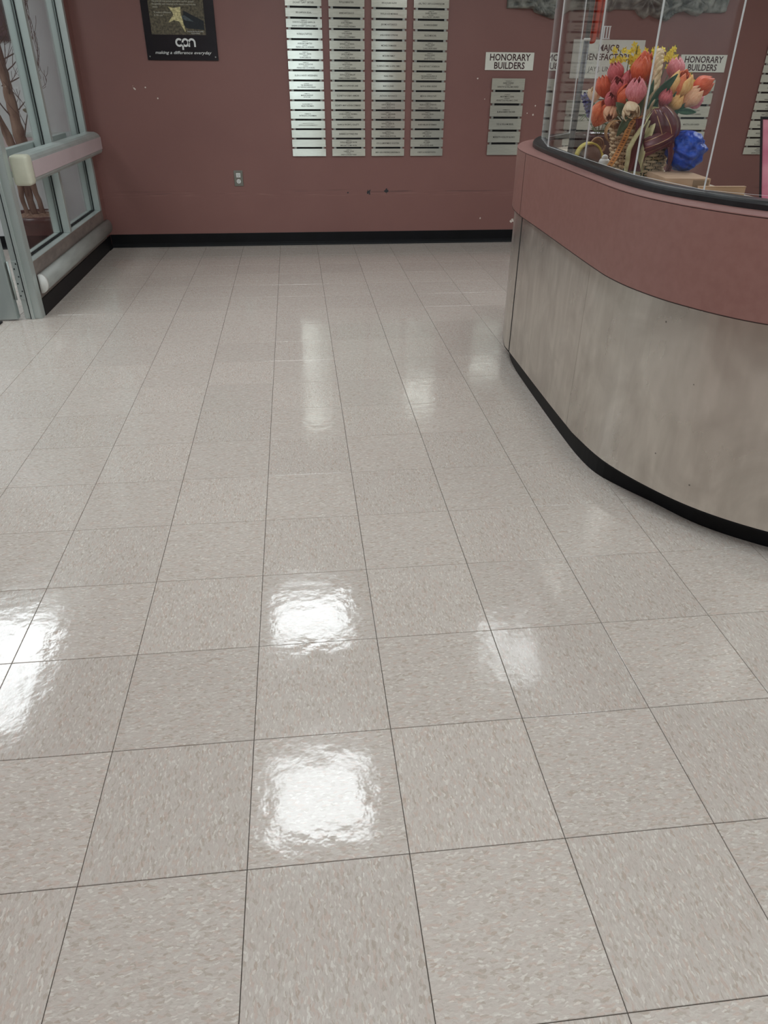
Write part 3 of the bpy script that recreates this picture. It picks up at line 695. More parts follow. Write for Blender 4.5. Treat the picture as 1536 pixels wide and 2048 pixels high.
column(.4565, .262, ZB, PH, GP, C2, 'second tall column of steel donor plaques from the poster')
column(.770, .262, ZB, PH, GP, C3, 'third tall column of steel donor plaques from the poster')
column(1.083, .262, ZB, PH, GP, C4, 'rightmost of the four adjoining tall columns of steel donor plaques')
column(3.92, .262, .680, PH, GP, C5, 'column of donor plaques at the far right behind the pink framed display')
column(1.712, .262, .680, .0765, .0152, HB1, 'short column of six plaques under the first HONORARY BUILDERS sign left of the desk', big=1.15)
column(3.278, .262, .680, .0765, .0152, HB2, 'short column of six plaques behind the tulip basket under HONORARY BUILDERS', big=1.15)
column(2.330, .54, .636, .098, .0145, [[('ROBERTA & MARTIN BLAKE', 1)], mem('SAMUEL J. POLK'), one('GREEN FAMILY')][0:2]+[[], []], 'wide plaques under the BENEFACTORS sign, mostly hidden by the tulips', big=1.25)
def sign(x0, x1, z0, z1, lines, label, m=M_INKRED, extra=None):
    e = empty('wall_sign', ((x0+x1)/2, YW, z0), label, 'sign')
    box('plate', x0, x1, YW-.010, YW-.001, z0, z1, M_SIGN, e, .001)
    V, F = text_geo(lines, .92, 1, ((x0+x1)/2, YW-.0104, 0), weight=.0012); obj('lettering', V, F, m, e)
    return e
sign(1.649, 2.029, 1.269, 1.386, [('HONORARY', .043, 0, 1.333), ('BUILDERS', .043, 0, 1.279)], 'grey HONORARY BUILDERS sign on open wall left of the desk')
sign(3.215, 3.597, 1.267, 1.385, [('HONORARY', .043, 0, 1.332), ('BUILDERS', .043, 0, 1.278)], 'grey HONORARY BUILDERS sign right of the tulip basket handle')
e = sign(2.330, 2.904, 1.219, 1.475, [('MAJOR', .042, .0, 1.402), ('BENEFACTORS', .042, 0, 1.342)], 'large grey MAJOR BENEFACTORS sign behind the acrylic screen and pole')
ns = box('name_strip', 2.362, 2.872, YW-.0125, YW-.0104, 1.252, 1.316, M_SIGN, e)
V, F = text_geo([('JAY J. LINDNER', .032, 0, 1.268)], .95, 1, (2.617, YW-.0128, 0)); obj('lettering', V, F, M_INK, ns)
sign(2.425, 2.809, 1.079, 1.139, [('BENEFACTORS', .036, 0, 1.091)], 'narrow BENEFACTORS sign half hidden by tulips')

# outlet
ou = empty('wall_outlet', (-.299, YW, .46), 'grey steel wall outlet with white sockets low on the mauve wall', 'outlet')
bev(box('cover_plate', -.334, -.264, YW-.006, YW-.001, .459, .573, vary(mat('grey_plate', (128, 126, 118), .4, .6), (120, 118, 110), (136, 134, 126), 20), ou), .002)
for zc, k in ((.5385, 0), (.4945, 1)):
    o = MB()
    if k: o.tube([(-.299, YW-.0055, zc), (-.299, YW-.009, zc)], .0165, 20)
    else: o.box(-.316, -.282, YW-.009, YW-.0055, zc-.0165, zc+.0165, .002)
    s_ = o.out('socket', M_WHITE, ou)
    o = MB()
    for dx in (-.006, .006): o.box(-.299+dx-.001, -.299+dx+.001, YW-.0096, YW-.0091, zc-.001, zc+.008)
    o.tube([(-.299, YW-.0091, zc-.008), (-.299, YW-.0096, zc-.008)], .0022, 8)
    o.out('slot', M_SCREW, s_)

# cast relief, lower edge in view
RO = [(1.783,1.662),(1.879,1.662),(1.982,1.662),(1.996,1.641),(2.056,1.623),(2.140,1.600),(2.193,1.607),(2.264,1.651),(2.359,1.661),(2.515,1.664),(2.583,1.652),(2.612,1.665),(2.690,1.666),(2.777,1.664),(2.807,1.633),(2.860,1.609),(2.894,1.635),(2.958,1.614),(3.034,1.596),(3.091,1.644),(3.166,1.663),(3.232,1.639),(3.278,1.634),(3.296,1.656),(3.462,1.655),(3.50,1.66)]
def ro(x):
    for (a, za), (b, zb) in zip(RO, RO[1:]):
        if a <= x <= b: return za+(zb-za)*(x-a)/(b-a)
    return RO[-1][1]
def fan(x, z, cx, cz, rad, k, amp, ph=0.0):
    dx, dz = x-cx, z-cz; d = math.hypot(dx, dz)
    if d > rad: return 0.0
    return amp*(abs(math.sin(k*math.atan2(dz, dx)+ph)))*math.sin(PI*min(1, d/rad))**.6 + amp*.6*(1-d/rad)
def rh(x, z):
    h = .018
    h = max(h, .012+fan(x, z, 2.02, 1.69, .20, 9, .040))
    h = max(h, fan(x, z, 2.40, 1.85, .22, 7, .05)); h = max(h, fan(x, z, 2.86, 1.74, .15, 5, .05, .6)); h = max(h, fan(x, z, 3.03, 1.66, .10, 8, .045))
    h = max(h, fan(x, z, 3.24, 1.74, .13, 4, .045, 1.0)); h = max(h, fan(x, z, 3.40, 1.78, .12, 4, .03))
    for (xa, za, xb, zb, w, am) in [(1.80, 1.76, 1.93, 1.665, .012, .03), (1.86, 1.67, 2.0, 1.75, .012, .03), (2.95, 1.64, 3.11, 1.71, .022, .045), (3.11, 1.71, 3.02, 1.80, .02, .04), (3.14, 1.67, 3.28, 1.66, .025, .05), (3.48, 1.66, 3.50, 1.95, .010, .03), (2.56, 1.66, 2.64, 1.86, .015, .03), (1.84, 1.80, 2.02, 1.72, .014, .03)]:
        ax, az = xb-xa, zb-za; t = max(0, min(1, ((x-xa)*ax+(z-za)*az)/(ax*ax+az*az)))
        d = math.hypot(x-xa-ax*t, z-za-az*t)
        if d < w: h = max(h, .02+am*math.sqrt(1-(d/w)**2))
    h += .004*math.sin(x*61)*math.sin(z*53)+.003*math.sin(x*23+z*71)
    return max(.006, h)
NX, NZ = 240, 44; P = []
for j in range(NZ+1):
    row = []
    for i in range(NX+1):
        x = 1.783+(3.50-1.783)*i/NX; zb = ro(x); z = zb+(2.05-zb)*j/NZ
        edge = min(1, j/1.2+.25)*min(1, i/2+.3)*min(1, (NX-i)/2+.3)
        row.append((x, YW-.012-rh(x, z)*edge, z))
    P.append(row)
o = MB(); o.grid(P); b = len(o.V)
o.V += [(p[0], YW-.001, p[2]) for p in P[0]]; o.V += [(p[0], YW-.001, p[2]) for p in P[-1]]
for i in range(NX):
    o.F.append((b+i, b+i+1, i+1, i)); o.F.append((NZ*(NX+1)+i, NZ*(NX+1)+i+1, b+NX+2+i, b+NX+1+i))
o.F.append(tuple([j*(NX+1) for j in range(NZ+1)]+[b+NX+1, b])); o.F.append(tuple([b+NX, b+2*NX+1]+[j*(NX+1)+NX for j in range(NZ, -1, -1)]))
tag(o.out('wall_relief', M_STONE, None, True, loc=(2.64, YW, 1.6)), 'grey cast relief with carved drapery folds at the top of the wall', 'relief')

# ------------------------------------------------------------------ reception desk
dk = empty('reception_desk', (1.8, 2.1, 0), 'curved reception desk with mauve laminate band, smeared steel front and clear acrylic screens', 'desk')
PINK = [(3.3, .50), (2.8, .50), (2.3, .54), (1.85, .645), (1.55, .765), (1.33, .915), (1.205, 1.095), (1.145, 1.26), (1.122, 1.40), (1.119, 1.53), (1.127, 1.85), (1.135, 2.1), (1.142, 2.38), (1.146, 2.54), (1.168, 2.74), (1.222, 2.94), (1.32, 3.15), (1.46, 3.32), (1.585, 3.43)]
STEEL = [(3.3, .575), (2.8, .575), (2.3, .605), (1.95, .67), (1.68, .765), (1.515, .862), (1.372, .998), (1.272, 1.155), (1.192, 1.352), (1.160, 1.56), (1.156, 1.66), (1.154, 1.85), (1.154, 2.07), (1.155, 2.30), (1.156, 2.523), (1.163, 2.66), (1.235, 2.935), (1.335, 3.14), (1.475, 3.305), (1.60, 3.41)]
KICK = [(3.3, .64), (2.8, .64), (2.3, .67), (1.98, .725), (1.73, .81), (1.568, .905), (1.418, 1.046), (1.322, 1.208), (1.252, 1.325), (1.203, 1.43), (1.184, 1.56), (1.180, 1.74), (1.182, 2.03), (1.188, 2.35), (1.196, 2.55), (1.225, 2.75), (1.290, 2.93), (1.39, 3.09), (1.52, 3.24), (1.64, 3.34)]
BAND = [(3.3, .585), (2.8, .585), (2.3, .625), (1.9, .72), (1.58, .855), (1.36, 1.015), (1.249, 1.205), (1.194, 1.365), (1.173, 1.58), (1.181, 1.85), (1.194, 2.13), (1.208, 2.38), (1.219, 2.54), (1.242, 2.74), (1.290, 2.93), (1.385, 3.15), (1.51, 3.29), (1.62, 3.38)]
def cut(path, i0, i1): return path[i0:i1+1]
def near(path, x, y): return min(range(len(path)), key=lambda i: (path[i].x-x)**2+(path[i].y-y)**2)
def shrink(path, a=0, b=0):
    p = [q.copy() for q in path]
    if a: p[0] = p[0] + (p[1]-p[0]).normalized()*a
    if b: p[-1] = p[-1] + (p[-2]-p[-1]).normalized()*b
    return p
pp = crom(PINK, .03); sp_ = crom(STEEL, .03); kp = crom(KICK, .03); bp_ = crom(BAND, .025)
ij = near(pp, 1.146, 2.53)
def rectp(t, z0, z1): return [(0, z0), (0, z1), (t, z1), (t, z0)]
sweep(cut(pp, 0, ij), rectp(.02, .7155, .9625), 'fascia_panel', M_LAM, dk, False)
sweep(shrink(cut(pp, ij, len(pp)-1), .010), rectp(.02, .7155, .9625), 'fascia_panel', M_LAM, dk, False)
sweep(pp, [(.0015, .9626), (.0015, .9645), (.05, .9645), (.05, .9626)], 'edge_seam', M_SEAM, dk)
sweep(pp, [(.0003, .9646), (.0003, .9665), (.001, .967), (.095, .967), (.095, .9646)], 'ledge_top', M_LAMTOP, dk)
sweep(pp, rectp(.12, .7125, .7154), 'fascia_underside', M_SEAM, dk)
i1 = near(sp_, 1.156, 1.66); i2 = near(sp_, 1.156, 2.523)
sweep(cut(sp_, 0, i1), rectp(.012, .09, .7124), 'steel_panel', M_DESKSTEEL, dk)
sweep(shrink(cut(sp_, i1, i2), .0015), rectp(.012, .09, .7124), 'steel_panel', M_DESKSTEEL, dk)
sweep(shrink(cut(sp_, i2, len(sp_)-1), .016), rectp(.012, .09, .7124), 'steel_panel', M_DESKSTEEL, dk)
sweep(sp_, rectp(.08, .084, .0895), 'panel_underside', M_BLACK, dk)
sweep(kp, rectp(.02, .001, .0838), 'toe_kick', M_BLACK, dk)
sweep([q for q in sp_], [(.013, .091), (.013, .71), (.016, .71), (.016, .091)], 'carcass', M_BLACK, dk)
def strip(path, i, ln, z0, z1, m):
    a = path[i]; d = (path[i+1]-a).normalized()
    return sweep([a+d*.0005, a+d*(ln-.0005)], rectp(.010, z0, z1), 'joint_strip', m, dk)
strip([q+Vector((.0015, 0)) for q in sp_], i2, .016, .09, .7124, M_BLACK); strip([q+Vector((.001, 0)) for q in pp], ij, .010, .7155, .9625, M_SEAM)
ib = near(bp_, 1.19, 2.03)
bprof = [(0, .9672), (0, .980), (.002, .985), (.007, .9885), (.014, .990), (.046, .990), (.050, .986), (.050, .9672)]
M_BUMP = vary(mat('bumper_rubber', (22, 24, 27), .4), (18, 20, 22), (28, 30, 33), 25)
sweep(cut(bp_, 0, ib), bprof, 'rubber_bumper', M_BUMP, dk, False)
sweep(shrink(cut(bp_, ib, len(bp_)-1), .001), bprof, 'rubber_bumper', M_BUMP, dk, False)
# inner shelf behind the screens, where the things stand
ZT = .930
sweep(bp_, [(.053, ZT-.03), (.053, ZT), (.43, ZT), (.43, ZT-.03)], 'inner_shelf', M_WORK, dk)
# acrylic screens standing in the bumper
GC = [(2.75, .655), (2.35, .68), (1.95, .775), (1.56, .955), (1.274, 1.237), (1.2155, 1.577), (1.227, 2.060), (1.241, 2.555), (1.345, 2.985), (1.600, 3.325)]
for i in range(len(GC)-1):
    a, b = Vector(GC[i]), Vector(GC[i+1]); d = (b-a).normalized(); nr = Vector((d.y, -d.x)); a2 = a+d*.0012; b2 = b-d*.0012; t = .0055
    z0, z1 = .9902, 1.86
    V = []
    for z in (z0, z1):
        for q in (a2, b2, b2+nr*t, a2+nr*t): V.append((q.x, q.y, z))
    F = [(0, 1, 5, 4), (2, 3, 7, 6), (1, 2, 6, 5), (3, 0, 4, 7), (0, 3, 2, 1), (4, 5, 6, 7)]
    obj('acrylic_panel', V, F, None, dk, mats=[M_ACRYL, M_ACEDGE], fm=[0, 0, 1, 1, 1, 1])
# connector clips on the joints
for (cx, cy) in (GC[6],):
    o = MB()
    for k in range(3): o.box(cx+.008+k*.0095, cx+.011+k*.0095, cy-.004, cy+.002, 1.365, 1.397)
    o.box(cx+.007, cx+.032, cy-.0035, cy+.0015, 1.397, 1.400); o.box(cx+.007, cx+.032, cy-.0035, cy+.0015, 1.362, 1.365)
    o.out('panel_clip', M_ACEDGE, dk)

# ------------------------------------------------------------------ things on the desk
# flag on a grey pole
fl = empty('desk_flag', (1.285, 2.415, .99), 'red and white draped flag on a slim grey pole inside the acrylic screen', 'flag')
o = MB(); o.tube([(1.300, 2.43, ZT), (1.312, 2.43, 1.372)], .0115, 14); o.out('pole', vary(mat('grey_pole', (104, 105, 107), .4, .1), (98, 99, 101), (110, 111, 113), 9), fl, True)
o = MB(); o.tube([(1.312, 2.43, 1.3725), (1.322, 2.43, 1.80)], .0095, 14); o.out('upper_pole', MATS['grey_pole'], fl, True)
o = MB(); o.tube([(1.3119, 2.43, 1.368), (1.3121, 2.43, 1.377)], .0125, 14); o.out('collar', M_WHITE, fl, True)
o = MB(); o.tube([(1.2995, 2.43, ZT+.0005), (1.300, 2.43, ZT+.012)], .016, 14); o.out('collar', M_WHITE, fl, True)
M_FLR = vary(mat('flag_red', (212, 76, 54), .75), (202, 66, 46), (220, 86, 62), 20); M_FLW = vary(mat('flag_white', (214, 190, 182), .75), (206, 180, 172), (222, 200, 192), 20)
def cloth(fx, nu, nv, name, m, parent, th=.0015, mats=None, pick=None):
    P = [[fx(i/nu, j/nv) for i in range(nu+1)] for j in range(nv+1)]
    o = MB(); o.grid(P)
    fm = [pick(i/nu, j/nv) for j in range(nv) for i in range(nu)] if pick else None
    r = obj(name, o.V, o.F, m, parent, True, mats=mats, fm=fm); thick(r, th); return r
def flagf(u, v):
    z = 1.372+(1.80-1.372)*v + .012*math.sin(u*9)*(1-v)
    w = .046+.022*v; x = 1.348+.002*v+(u-.5)*w + .004*math.sin(v*5)
    y = 2.478+.016*math.sin(u*17+v*1.5)+.008*math.sin(u*7)
    return (x, y, z)
cloth(flagf, 40, 16, 'flag_cloth', None, fl, mats=[M_FLR, M_FLW], pick=lambda u, v: 1 if (u*5.0 % 2) > 1.62 else 0)

# ---- wicker basket of tulips
BX, BY = 1.425, 2.03
bk = empty('flower_basket', (BX, BY, ZT), 'wicker basket with tall twisted handle holding the tulips', 'basket')
M_WICK = vary(mat('wicker', (214, 188, 148), .65), (186, 156, 114), (232, 208, 170), 60)
M_WICKD = vary(mat('dark_wicker', (168, 128, 78), .6), (140, 100, 56), (188, 148, 96), 60)
def brad(z): return .084+.028*(z/.16)
NS = 22
o = MB()
for k in range(NS):
    a = 2*PI*k/NS
    o.tube([(BX+brad(z)*math.cos(a), BY+brad(z)*math.sin(a), ZT+.002+z) for z in (0, .04, .08, .12, .165)], .0028, 6)
o.out('stakes', M_WICK, bk)
o = MB()
for r_ in range(15):
    z = .006+r_*.0107; pts = []
    for k in range(NS*4+1):
        a = 2*PI*k/(NS*4); rr = brad(z)+.0062*math.cos(PI*k/4*1.0 + (PI if r_ % 2 else 0)); 
        pts.append((BX+rr*math.cos(a), BY+rr*math.sin(a), ZT+.002+z+.0012*math.sin(a*5+r_)))
    o.tube(pts, .0052, 6, False)
wv_ = o.out('wicker_weave', M_WICK, bk, True)
o = MB(); o.lathe((BX, BY, ZT), [(.086, .0005), (.088, .004), (.086, .008)], 28); o.out('base', M_WICKD, bk)
o = MB()
for s in range(2):
    pts = []
    for k in range(97):
        a = 2*PI*k/96; ph = 26*a+PI*s
        rr = .112+.006*math.cos(ph); pts.append((BX+rr*math.cos(a), BY+rr*math.sin(a), ZT+.170+.006*math.sin(ph)))
    o.tube(pts, .0055, 6, False)
o.out('braided_rim', M_WICKD, bk, True)
# handle: arch in a vertical plane across the basket, spirally wrapped
hd = []
hdir = Vector((.35, .94, 0)).normalized()
for k in range(61):
    a = PI*k/60; c = math.cos(a); s = math.sin(a)
    hd.append(Vector((BX+.010, BY, ZT+.12)) + hdir*(.085*c) + Vector((0, 0, .272*(s**.62))))
o = MB()
for s_ in range(4):
    pts = []
    for k, q in enumerate(hd):
        t = (hd[min(k+1, 60)]-hd[max(k-1, 0)]).normalized(); u = t.cross(Vector((.94, -.35, 0))).normalized(); w_ = t.cross(u)
        ph = k*.55+s_*PI/2; pts.append(q+(u*math.cos(ph)+w_*math.sin(ph))*.0082)
    o.tube(pts, .0086, 7)
o.out('twisted_handle', M_WICK, bk, True)
o = MB()
for k in range(4):
    pts = []
    q = hd[8+k]; 
    for j in range(17):
        a = 2*PI*j/16; pts.append(q+Vector((.94, -.35, 0))*(.0195*math.cos(a))+Vector((.35, .94, 0))*(.0195*math.sin(a)))
    o.tube(pts, .0028, 6, False)
o.out('handle_binding', M_WICK, bk, True)
# soft inner filling: foam + moss
o = MB(); o.lathe((BX, BY, ZT), [(.088, .012), (.105, .13), (.07, .175), (.01, .185)], 20); o.out('moss_filling', vary(mat('moss', (58, 66, 40), .95), (40, 48, 28), (80, 88, 56), 70, bump=1.0), bk, True)
# ribbons
M_BURG = vary(mat('burgundy_ribbon', (92, 34, 42), .4), (78, 26, 34), (104, 42, 50), 14)
M_GOLD = vary(mat('gold_thread', (206, 168, 120), .35, .5), (196, 156, 108), (216, 180, 132), 40)
rb = empty('ribbon_bow', (BX, BY-.12, ZT+.1), 'burgundy ribbon bow with thin gold stripes tied to the basket front', 'bow')
def bow1(u, v):   # large puffed loop, stripes running down to the right
    p = Vector((1.392, 1.880, 1.162)); d = Vector((.062, .01, -.125)); w_ = Vector((.082, -.002, .026))
    q = p+d*u+w_*(v-.35)*(.45+.75*math.sin(PI*min(1, u*.9+.08)))
    q.y -= .045*math.sin(PI*u)**.7*math.sin(PI*v)**.6-.006*math.sin(v*14+u*4)
    return q
def stripe(u, v): return 1 if min(abs(v-.20), abs(v-.50), abs(v-.80)) < .014 else 0
def bow2(u, v):   # lower loop crossing up to the right
    p = Vector((1.365, 1.865, 1.040)); d = Vector((.105, .0, .050)); w_ = Vector((-.012, 0, .060))
    q = p+d*u+w_*(v-.5)
    q.y -= .030*math.sin(PI*u)**.7*math.sin(PI*v)**.5-.005*math.sin(v*10)
    return q
def tail1(u, v):
    x = 1.462+.010*math.sin(u*4)+(v-.5)*.030*(1-.45*u)+.004*u; z = 1.060-.126*u; y = 1.872-.012*math.sin(u*PI)+.006*math.sin(v*6+u*5)
    return (x, y, z)
def tail2(u, v):
    x = 1.352+.004*u+(v-.5)*.050+.006*math.sin(u*5); z = 1.130-.165*u; y = 1.885+.010*math.sin(v*9+u*3)-.010*math.sin(u*PI)
    return (x, y, z)
for fn, nm in ((bow1, 'loop'), (bow2, 'loop'), (tail1, 'tail'), (tail2, 'tail')):
    cloth(fn, 24, 56, nm, None, rb, .0012, mats=[M_BURG, M_GOLD], pick=(lambda u, v: stripe(u, v)) if nm == 'loop' else (lambda u, v: 0))
o = MB(); o.ball((1.402, 1.868, 1.140), (.016, .013, .016), 14, 9); o.out('knot', M_BURG, rb, True)
M_TUL = vary(mat('cream_tulle', (186, 178, 132), .8), (166, 158, 112), (206, 198, 154), 30)
tl = empty('tulle_sash', (1.35, 1.90, ZT), 'pale cream tulle sash hanging down the basket front', 'sash')
def sash(u, v):
    x = 1.392-.050*min(1, u*1.6)+.018*max(0, u-.5)+(v-.5)*(.012+.062*math.sin(min(1, u*1.25)*PI*.62)); z = 1.165-.205*u
    y = 1.905-.018*math.sin(u*PI)+.009*math.sin(v*19+u*2.5)-.01*math.cos(v*7)-.03*u*0
    return (x, y-.012, z)
cloth(sash, 26, 40, 'tulle', M_TUL, tl, .0008)
M_ORR = vary(mat('orange_ribbon', (212, 142, 72), .5), (200, 128, 60), (222, 156, 86), 14); M_DOT = vary(mat('brown_dot', (92, 48, 22), .6), (84, 42, 18), (100, 54, 28), 20)
orr = empty('orange_ribbon', (1.28, 1.99, ZT), 'orange ribbon edged with brown dots curling down the left of the basket', 'ribbon')
def orib(u, v):
    x = 1.352-.066*u**.8-.006*math.sin(u*7)+(v-.5)*.016; z = 1.138-.165*u**1.15; y = 1.905+.045*u+(v-.5)*-.014+.004*math.sin(u*12)
    return (x, y, z)
cloth(orib, 60, 10, 'ribbon_strip', None, orr, .001, mats=[M_ORR, M_DOT], pick=lambda u, v: 1 if (abs(v-.45) < .16 and (u*22 % 1) < .42) else 0)
def orib2(u, v):
    a = u*PI*1.3
    x = 1.300+.034*math.cos(a)+(v-.5)*.008; z = 1.095+.028*math.sin(a)*1.1-.018*u; y = 1.965+.022*math.sin(a*.7)+(v-.5)*.05
    return (x, y, z)
cloth(orib2, 26, 8, 'ribbon_loop', M_WICKD, orr, .001)

# ---- tulips
def petal_mesh(name, open_=0.0, wmul=1.0):
    """unit tulip petal, cup axis +z, height 1"""
    P = []; nu, nv = 8, 9
    for j in range(nv+1):
        v = j/nv; row = []
        r = .05+.40*math.sin(min(1.0, v*1.35)*PI*.5)**.8*(1-.70*(max(0, v-.45)/.55)**1.6)+open_*v*v
        w = wmul*1.30*min(1.0, .35+v*2.2)*(1-max(0, (v-.72)/.28)**3*.55)*(1+.35*max(0, v-.5))
        for i in range(nu+1):
            s = (i/nu-.5)*2; a = s*w*.62
            rr = r*(1+.05*math.cos(a*3)); zz = v*(1-.17*s*s*v*v)
            row.append((rr*math.cos(a), rr*math.sin(a), zz))
        P.append(row)
    o = MB(); o.grid(P); me = bpy.data.meshes.new(name); me.from_pydata(o.V, [], o.F); me.polygons.foreach_set('use_smooth', [True]*len(me.polygons)); me.update(); return me
PET = {}
def petal(kind, m):
    key = (kind, m.name)
    if key not in PET:
        me = petal_mesh('petal', {0: 0.0, 1: .10, 2: .26}[kind]); me.materials.append(m); PET[key] = me
    return PET[key]
def tulip_mat(name, a, b):
    m = mat(name, a, .55)
    tc = N(m, 'ShaderNodeTexCoord'); mp = N(m, 'ShaderNodeMapping'); mp.inputs['Scale'].default_value = (14, 14, 1.2); L(m, tc.outputs['Object'], mp.inputs[0])
    nz = N(m, 'ShaderNodeTexNoise'); nz.inputs['Scale'].default_value = 1.5; nz.inputs['Detail'].default_value = 4; L(m, mp.outputs[0], nz.inputs['Vector'])
    r = ramp(m, [(.36, lin(a)), (.64, lin(b))]); L(m, nz.outputs['Fac'], r.inputs[0]); L(m, r.outputs[0], bsdf(m).inputs['Base Color'])
    return m
TM = {'rose': tulip_mat('rose_petal', (190, 78, 86), (218, 112, 116)), 'orange': tulip_mat('orange_petal', (222, 98, 54), (240, 138, 86)), 'red': tulip_mat('red_orange_petal', (206, 76, 42), (226, 106, 62)),
      'peach': tulip_mat('peach_petal', (234, 170, 132), (246, 198, 160)), 'pink': tulip_mat('pink_petal', (212, 110, 120), (236, 152, 158)), 'yellow': tulip_mat('apricot_petal', (236, 174, 98), (248, 204, 136)), 'cream': tulip_mat('cream_petal', (234, 206, 166), (244, 224, 190))}
M_STEM = vary(mat('green_stem', (84, 112, 70), .6), (70, 98, 58), (98, 126, 84), 20)
M_LEAF = vary(mat('green_leaf', (60, 100, 74), .5), (46, 84, 60), (76, 118, 90), 9, (1, 1, .3))
STEM0 = Vector((BX, BY, ZT+.15))
def tulip(pos, axis, h, col, kind, label, leaf=None, col2=None):
    h *= 1.16
    e = empty('tulip', pos, label, 'flower', 'artificial tulips in the basket')
    ax = Vector(axis).normalized(); q = Vector((0, 0, 1)).rotation_difference(ax); base = Vector((0, 0, 0)) - ax*h*.5
    for k in range(6):
        inner = k % 2
        mm = TM[col2] if (col2 and inner == 0 and k < 4) else TM[col]
        p = bpy.data.objects.new('petal', petal(kind if not inner else max(0, kind-1), mm)); COL.objects.link(p); p.parent = e
        p.rotation_mode = 'QUATERNION'; p.rotation_quaternion = q @ Quaternion((0, 0, 1), k*PI/3+pos[0]*40)
        s = h*(1.0 if not inner else .97); rs_ = .93 if inner else 1.0
        p.scale = (s*rs_, s*rs_, s); p.location = base
        md = p.modifiers.new('solid', 'SOLIDIFY'); md.thickness = .03
    a = Vector(pos) - ax*h*.5; b = STEM0 + (Vector((pos[0], pos[1], STEM0.z))-STEM0)*.35
    pts = [a+ax*h*.06, a-ax*.012, (a-ax*.03)*.6+b*.4+Vector((0, 0, .004)), b]
    o = MB(); o.tube(crom(pts, .012), .0028, 6); o.out('stem', M_STEM, e, True)
    if leaf:
        for (p0, p1, wd, bend) in leaf:
            p0 = Vector(p0); p1 = Vector(p1); d = p1-p0; side = d.cross(Vector((-.2, 1, .25))).normalized(); up = side.cross(d).normalized(); G = []
            for i in range(13):
                t = i/12; w_ = wd*math.sin(PI*(t*.93+.05))**.8*(1-.3*t)
                G.append([p0+d*t+side*w_*s+up*(bend*math.sin(PI*t)-.35*w_*abs(s)) for s in (-1, -.5, 0, .5, 1)])
            o = MB(); o.grid(G); thick(o.out('leaf', M_LEAF, e, True), .001)
    return e
tulip((1.308, 2.080, 1.262), (-.35, -.1, 1), .062, 'rose', 0, 'rose tulip upright at the upper left, below the MAJOR BENEFACTORS sign')
tulip((1.298, 2.010, 1.220), (-.3, -.5, .7), .058, 'rose', 1, 'round rose tulip just under the upper left rose tulip')
tulip((1.350, 2.060, 1.238), (.1, -.2, 1), .060, 'rose', 0, 'rose tulip half hidden between two upper left tulips')
tulip((1.368, 2.000, 1.270), (.05, -.1, 1), .078, 'red', 0, 'tall burnt orange tulip standing highest left of the handle')
tulip((1.400, 2.060, 1.304), (.2, 0, 1), .045, 'red', 1, 'small red tulip tip peeking above the tall burnt orange one', )
tulip((1.332, 1.930, 1.208), (-.12, -.25, 1), .076, 'pink', 0, 'coral pink pointed tulip in the middle front of the bouquet')
tulip((1.313, 1.975, 1.192), (.3, -.5, .9), .062, 'red', 1, 'dark orange open tulip tucked left of the coral pink tulip')
tulip((1.300, 2.060, 1.180), (-.2, -.6, .5), .056, 'rose', 0, 'dusky rose tulip low in the left cluster')
tulip((1.286, 2.120, 1.220), (-.3, 0, 1), .064, 'red', 0, 'rusty orange tulip on the upper left rim of the bouquet')
tulip((1.292, 2.130, 1.132), (.25, -.35, 1), .078, 'orange', 1, 'large orange tulip with pale petal tips at the far left', col2=None, leaf=[((1.330, 1.925, 1.140), (1.272, 1.895, 1.076), .021, .010)])
tulip((1.314, 1.915, 1.157), (.15, -.55, -.55), .052, 'cream', 2, 'small open cream tulip nodding at the front centre', leaf=[((1.335, 1.93, 1.128), (1.272, 1.945, 1.176), .020, .010)])
tulip((1.520, 2.060, 1.275), (-.15, 0, 1), .066, 'pink', 0, 'pink tulip right of the handle below the HONORARY BUILDERS sign')
tulip((1.494, 1.950, 1.226), (.15, -.35, 1), .082, 'orange', 1, 'big orange and apricot tulip right of the handle', col2='yellow')
tulip((1.575, 1.950, 1.226), (1, -.1, .55), .070, 'red', 0, 'orange tulip leaning out at the far right')
tulip((1.537, 1.930, 1.192), (.7, -.3, .8), .066, 'peach', 0, 'pale peach tulip below the far right orange one', leaf=[((1.470, 1.95, 1.115), (1.528, 1.915, 1.186), .011, .008), ((1.500, 1.94, 1.150), (1.556, 1.915, 1.148), .012, .006)])
tulip((1.487, 1.950, 1.178), (.35, -.5, .8), .062, 'yellow', 0, 'apricot tulip low on the right beside the handle')
tulip((1.580, 1.985, 1.178), (1, .1, .5), .050, 'pink', 0, 'small pink tulip mostly hidden behind the peach one')
tulip((1.447, 2.085, 1.258), (0, 0, 1), .064, 'rose', 0, 'dusky pink tulip directly left behind the handle', leaf=[((1.392, 1.945, 1.155), (1.452, 1.895, 1.262), .024, .012)])
tulip((1.302, 2.055, 1.140), (-.2, -.4, -.3), .058, 'peach', 0, 'faded peach tulip drooping low on the left', leaf=[((1.40, 1.96, 1.14), (1.385, 1.925, 1.245), .014, .01)])
tulip((1.287, 2.200, 1.192), (-.2, -.3, 1), .046, 'cream', 2, 'white and yellow blossom on the left edge above the blue hyacinth')
tulip((1.44, 1.93, 1.19), (.2, -.3, 1), .052, 'rose', 0, 'deep rose tulip bud tucked against the handle', leaf=[((1.45, 1.96, 1.12), (1.472, 1.92, 1.21), .013, .01), ((1.36, 1.95, 1.12), (1.36, 1.93, 1.20), .016, .01), ((1.42, 1.95, 1.12), (1.405, 1.91, 1.19), .014, .01)])
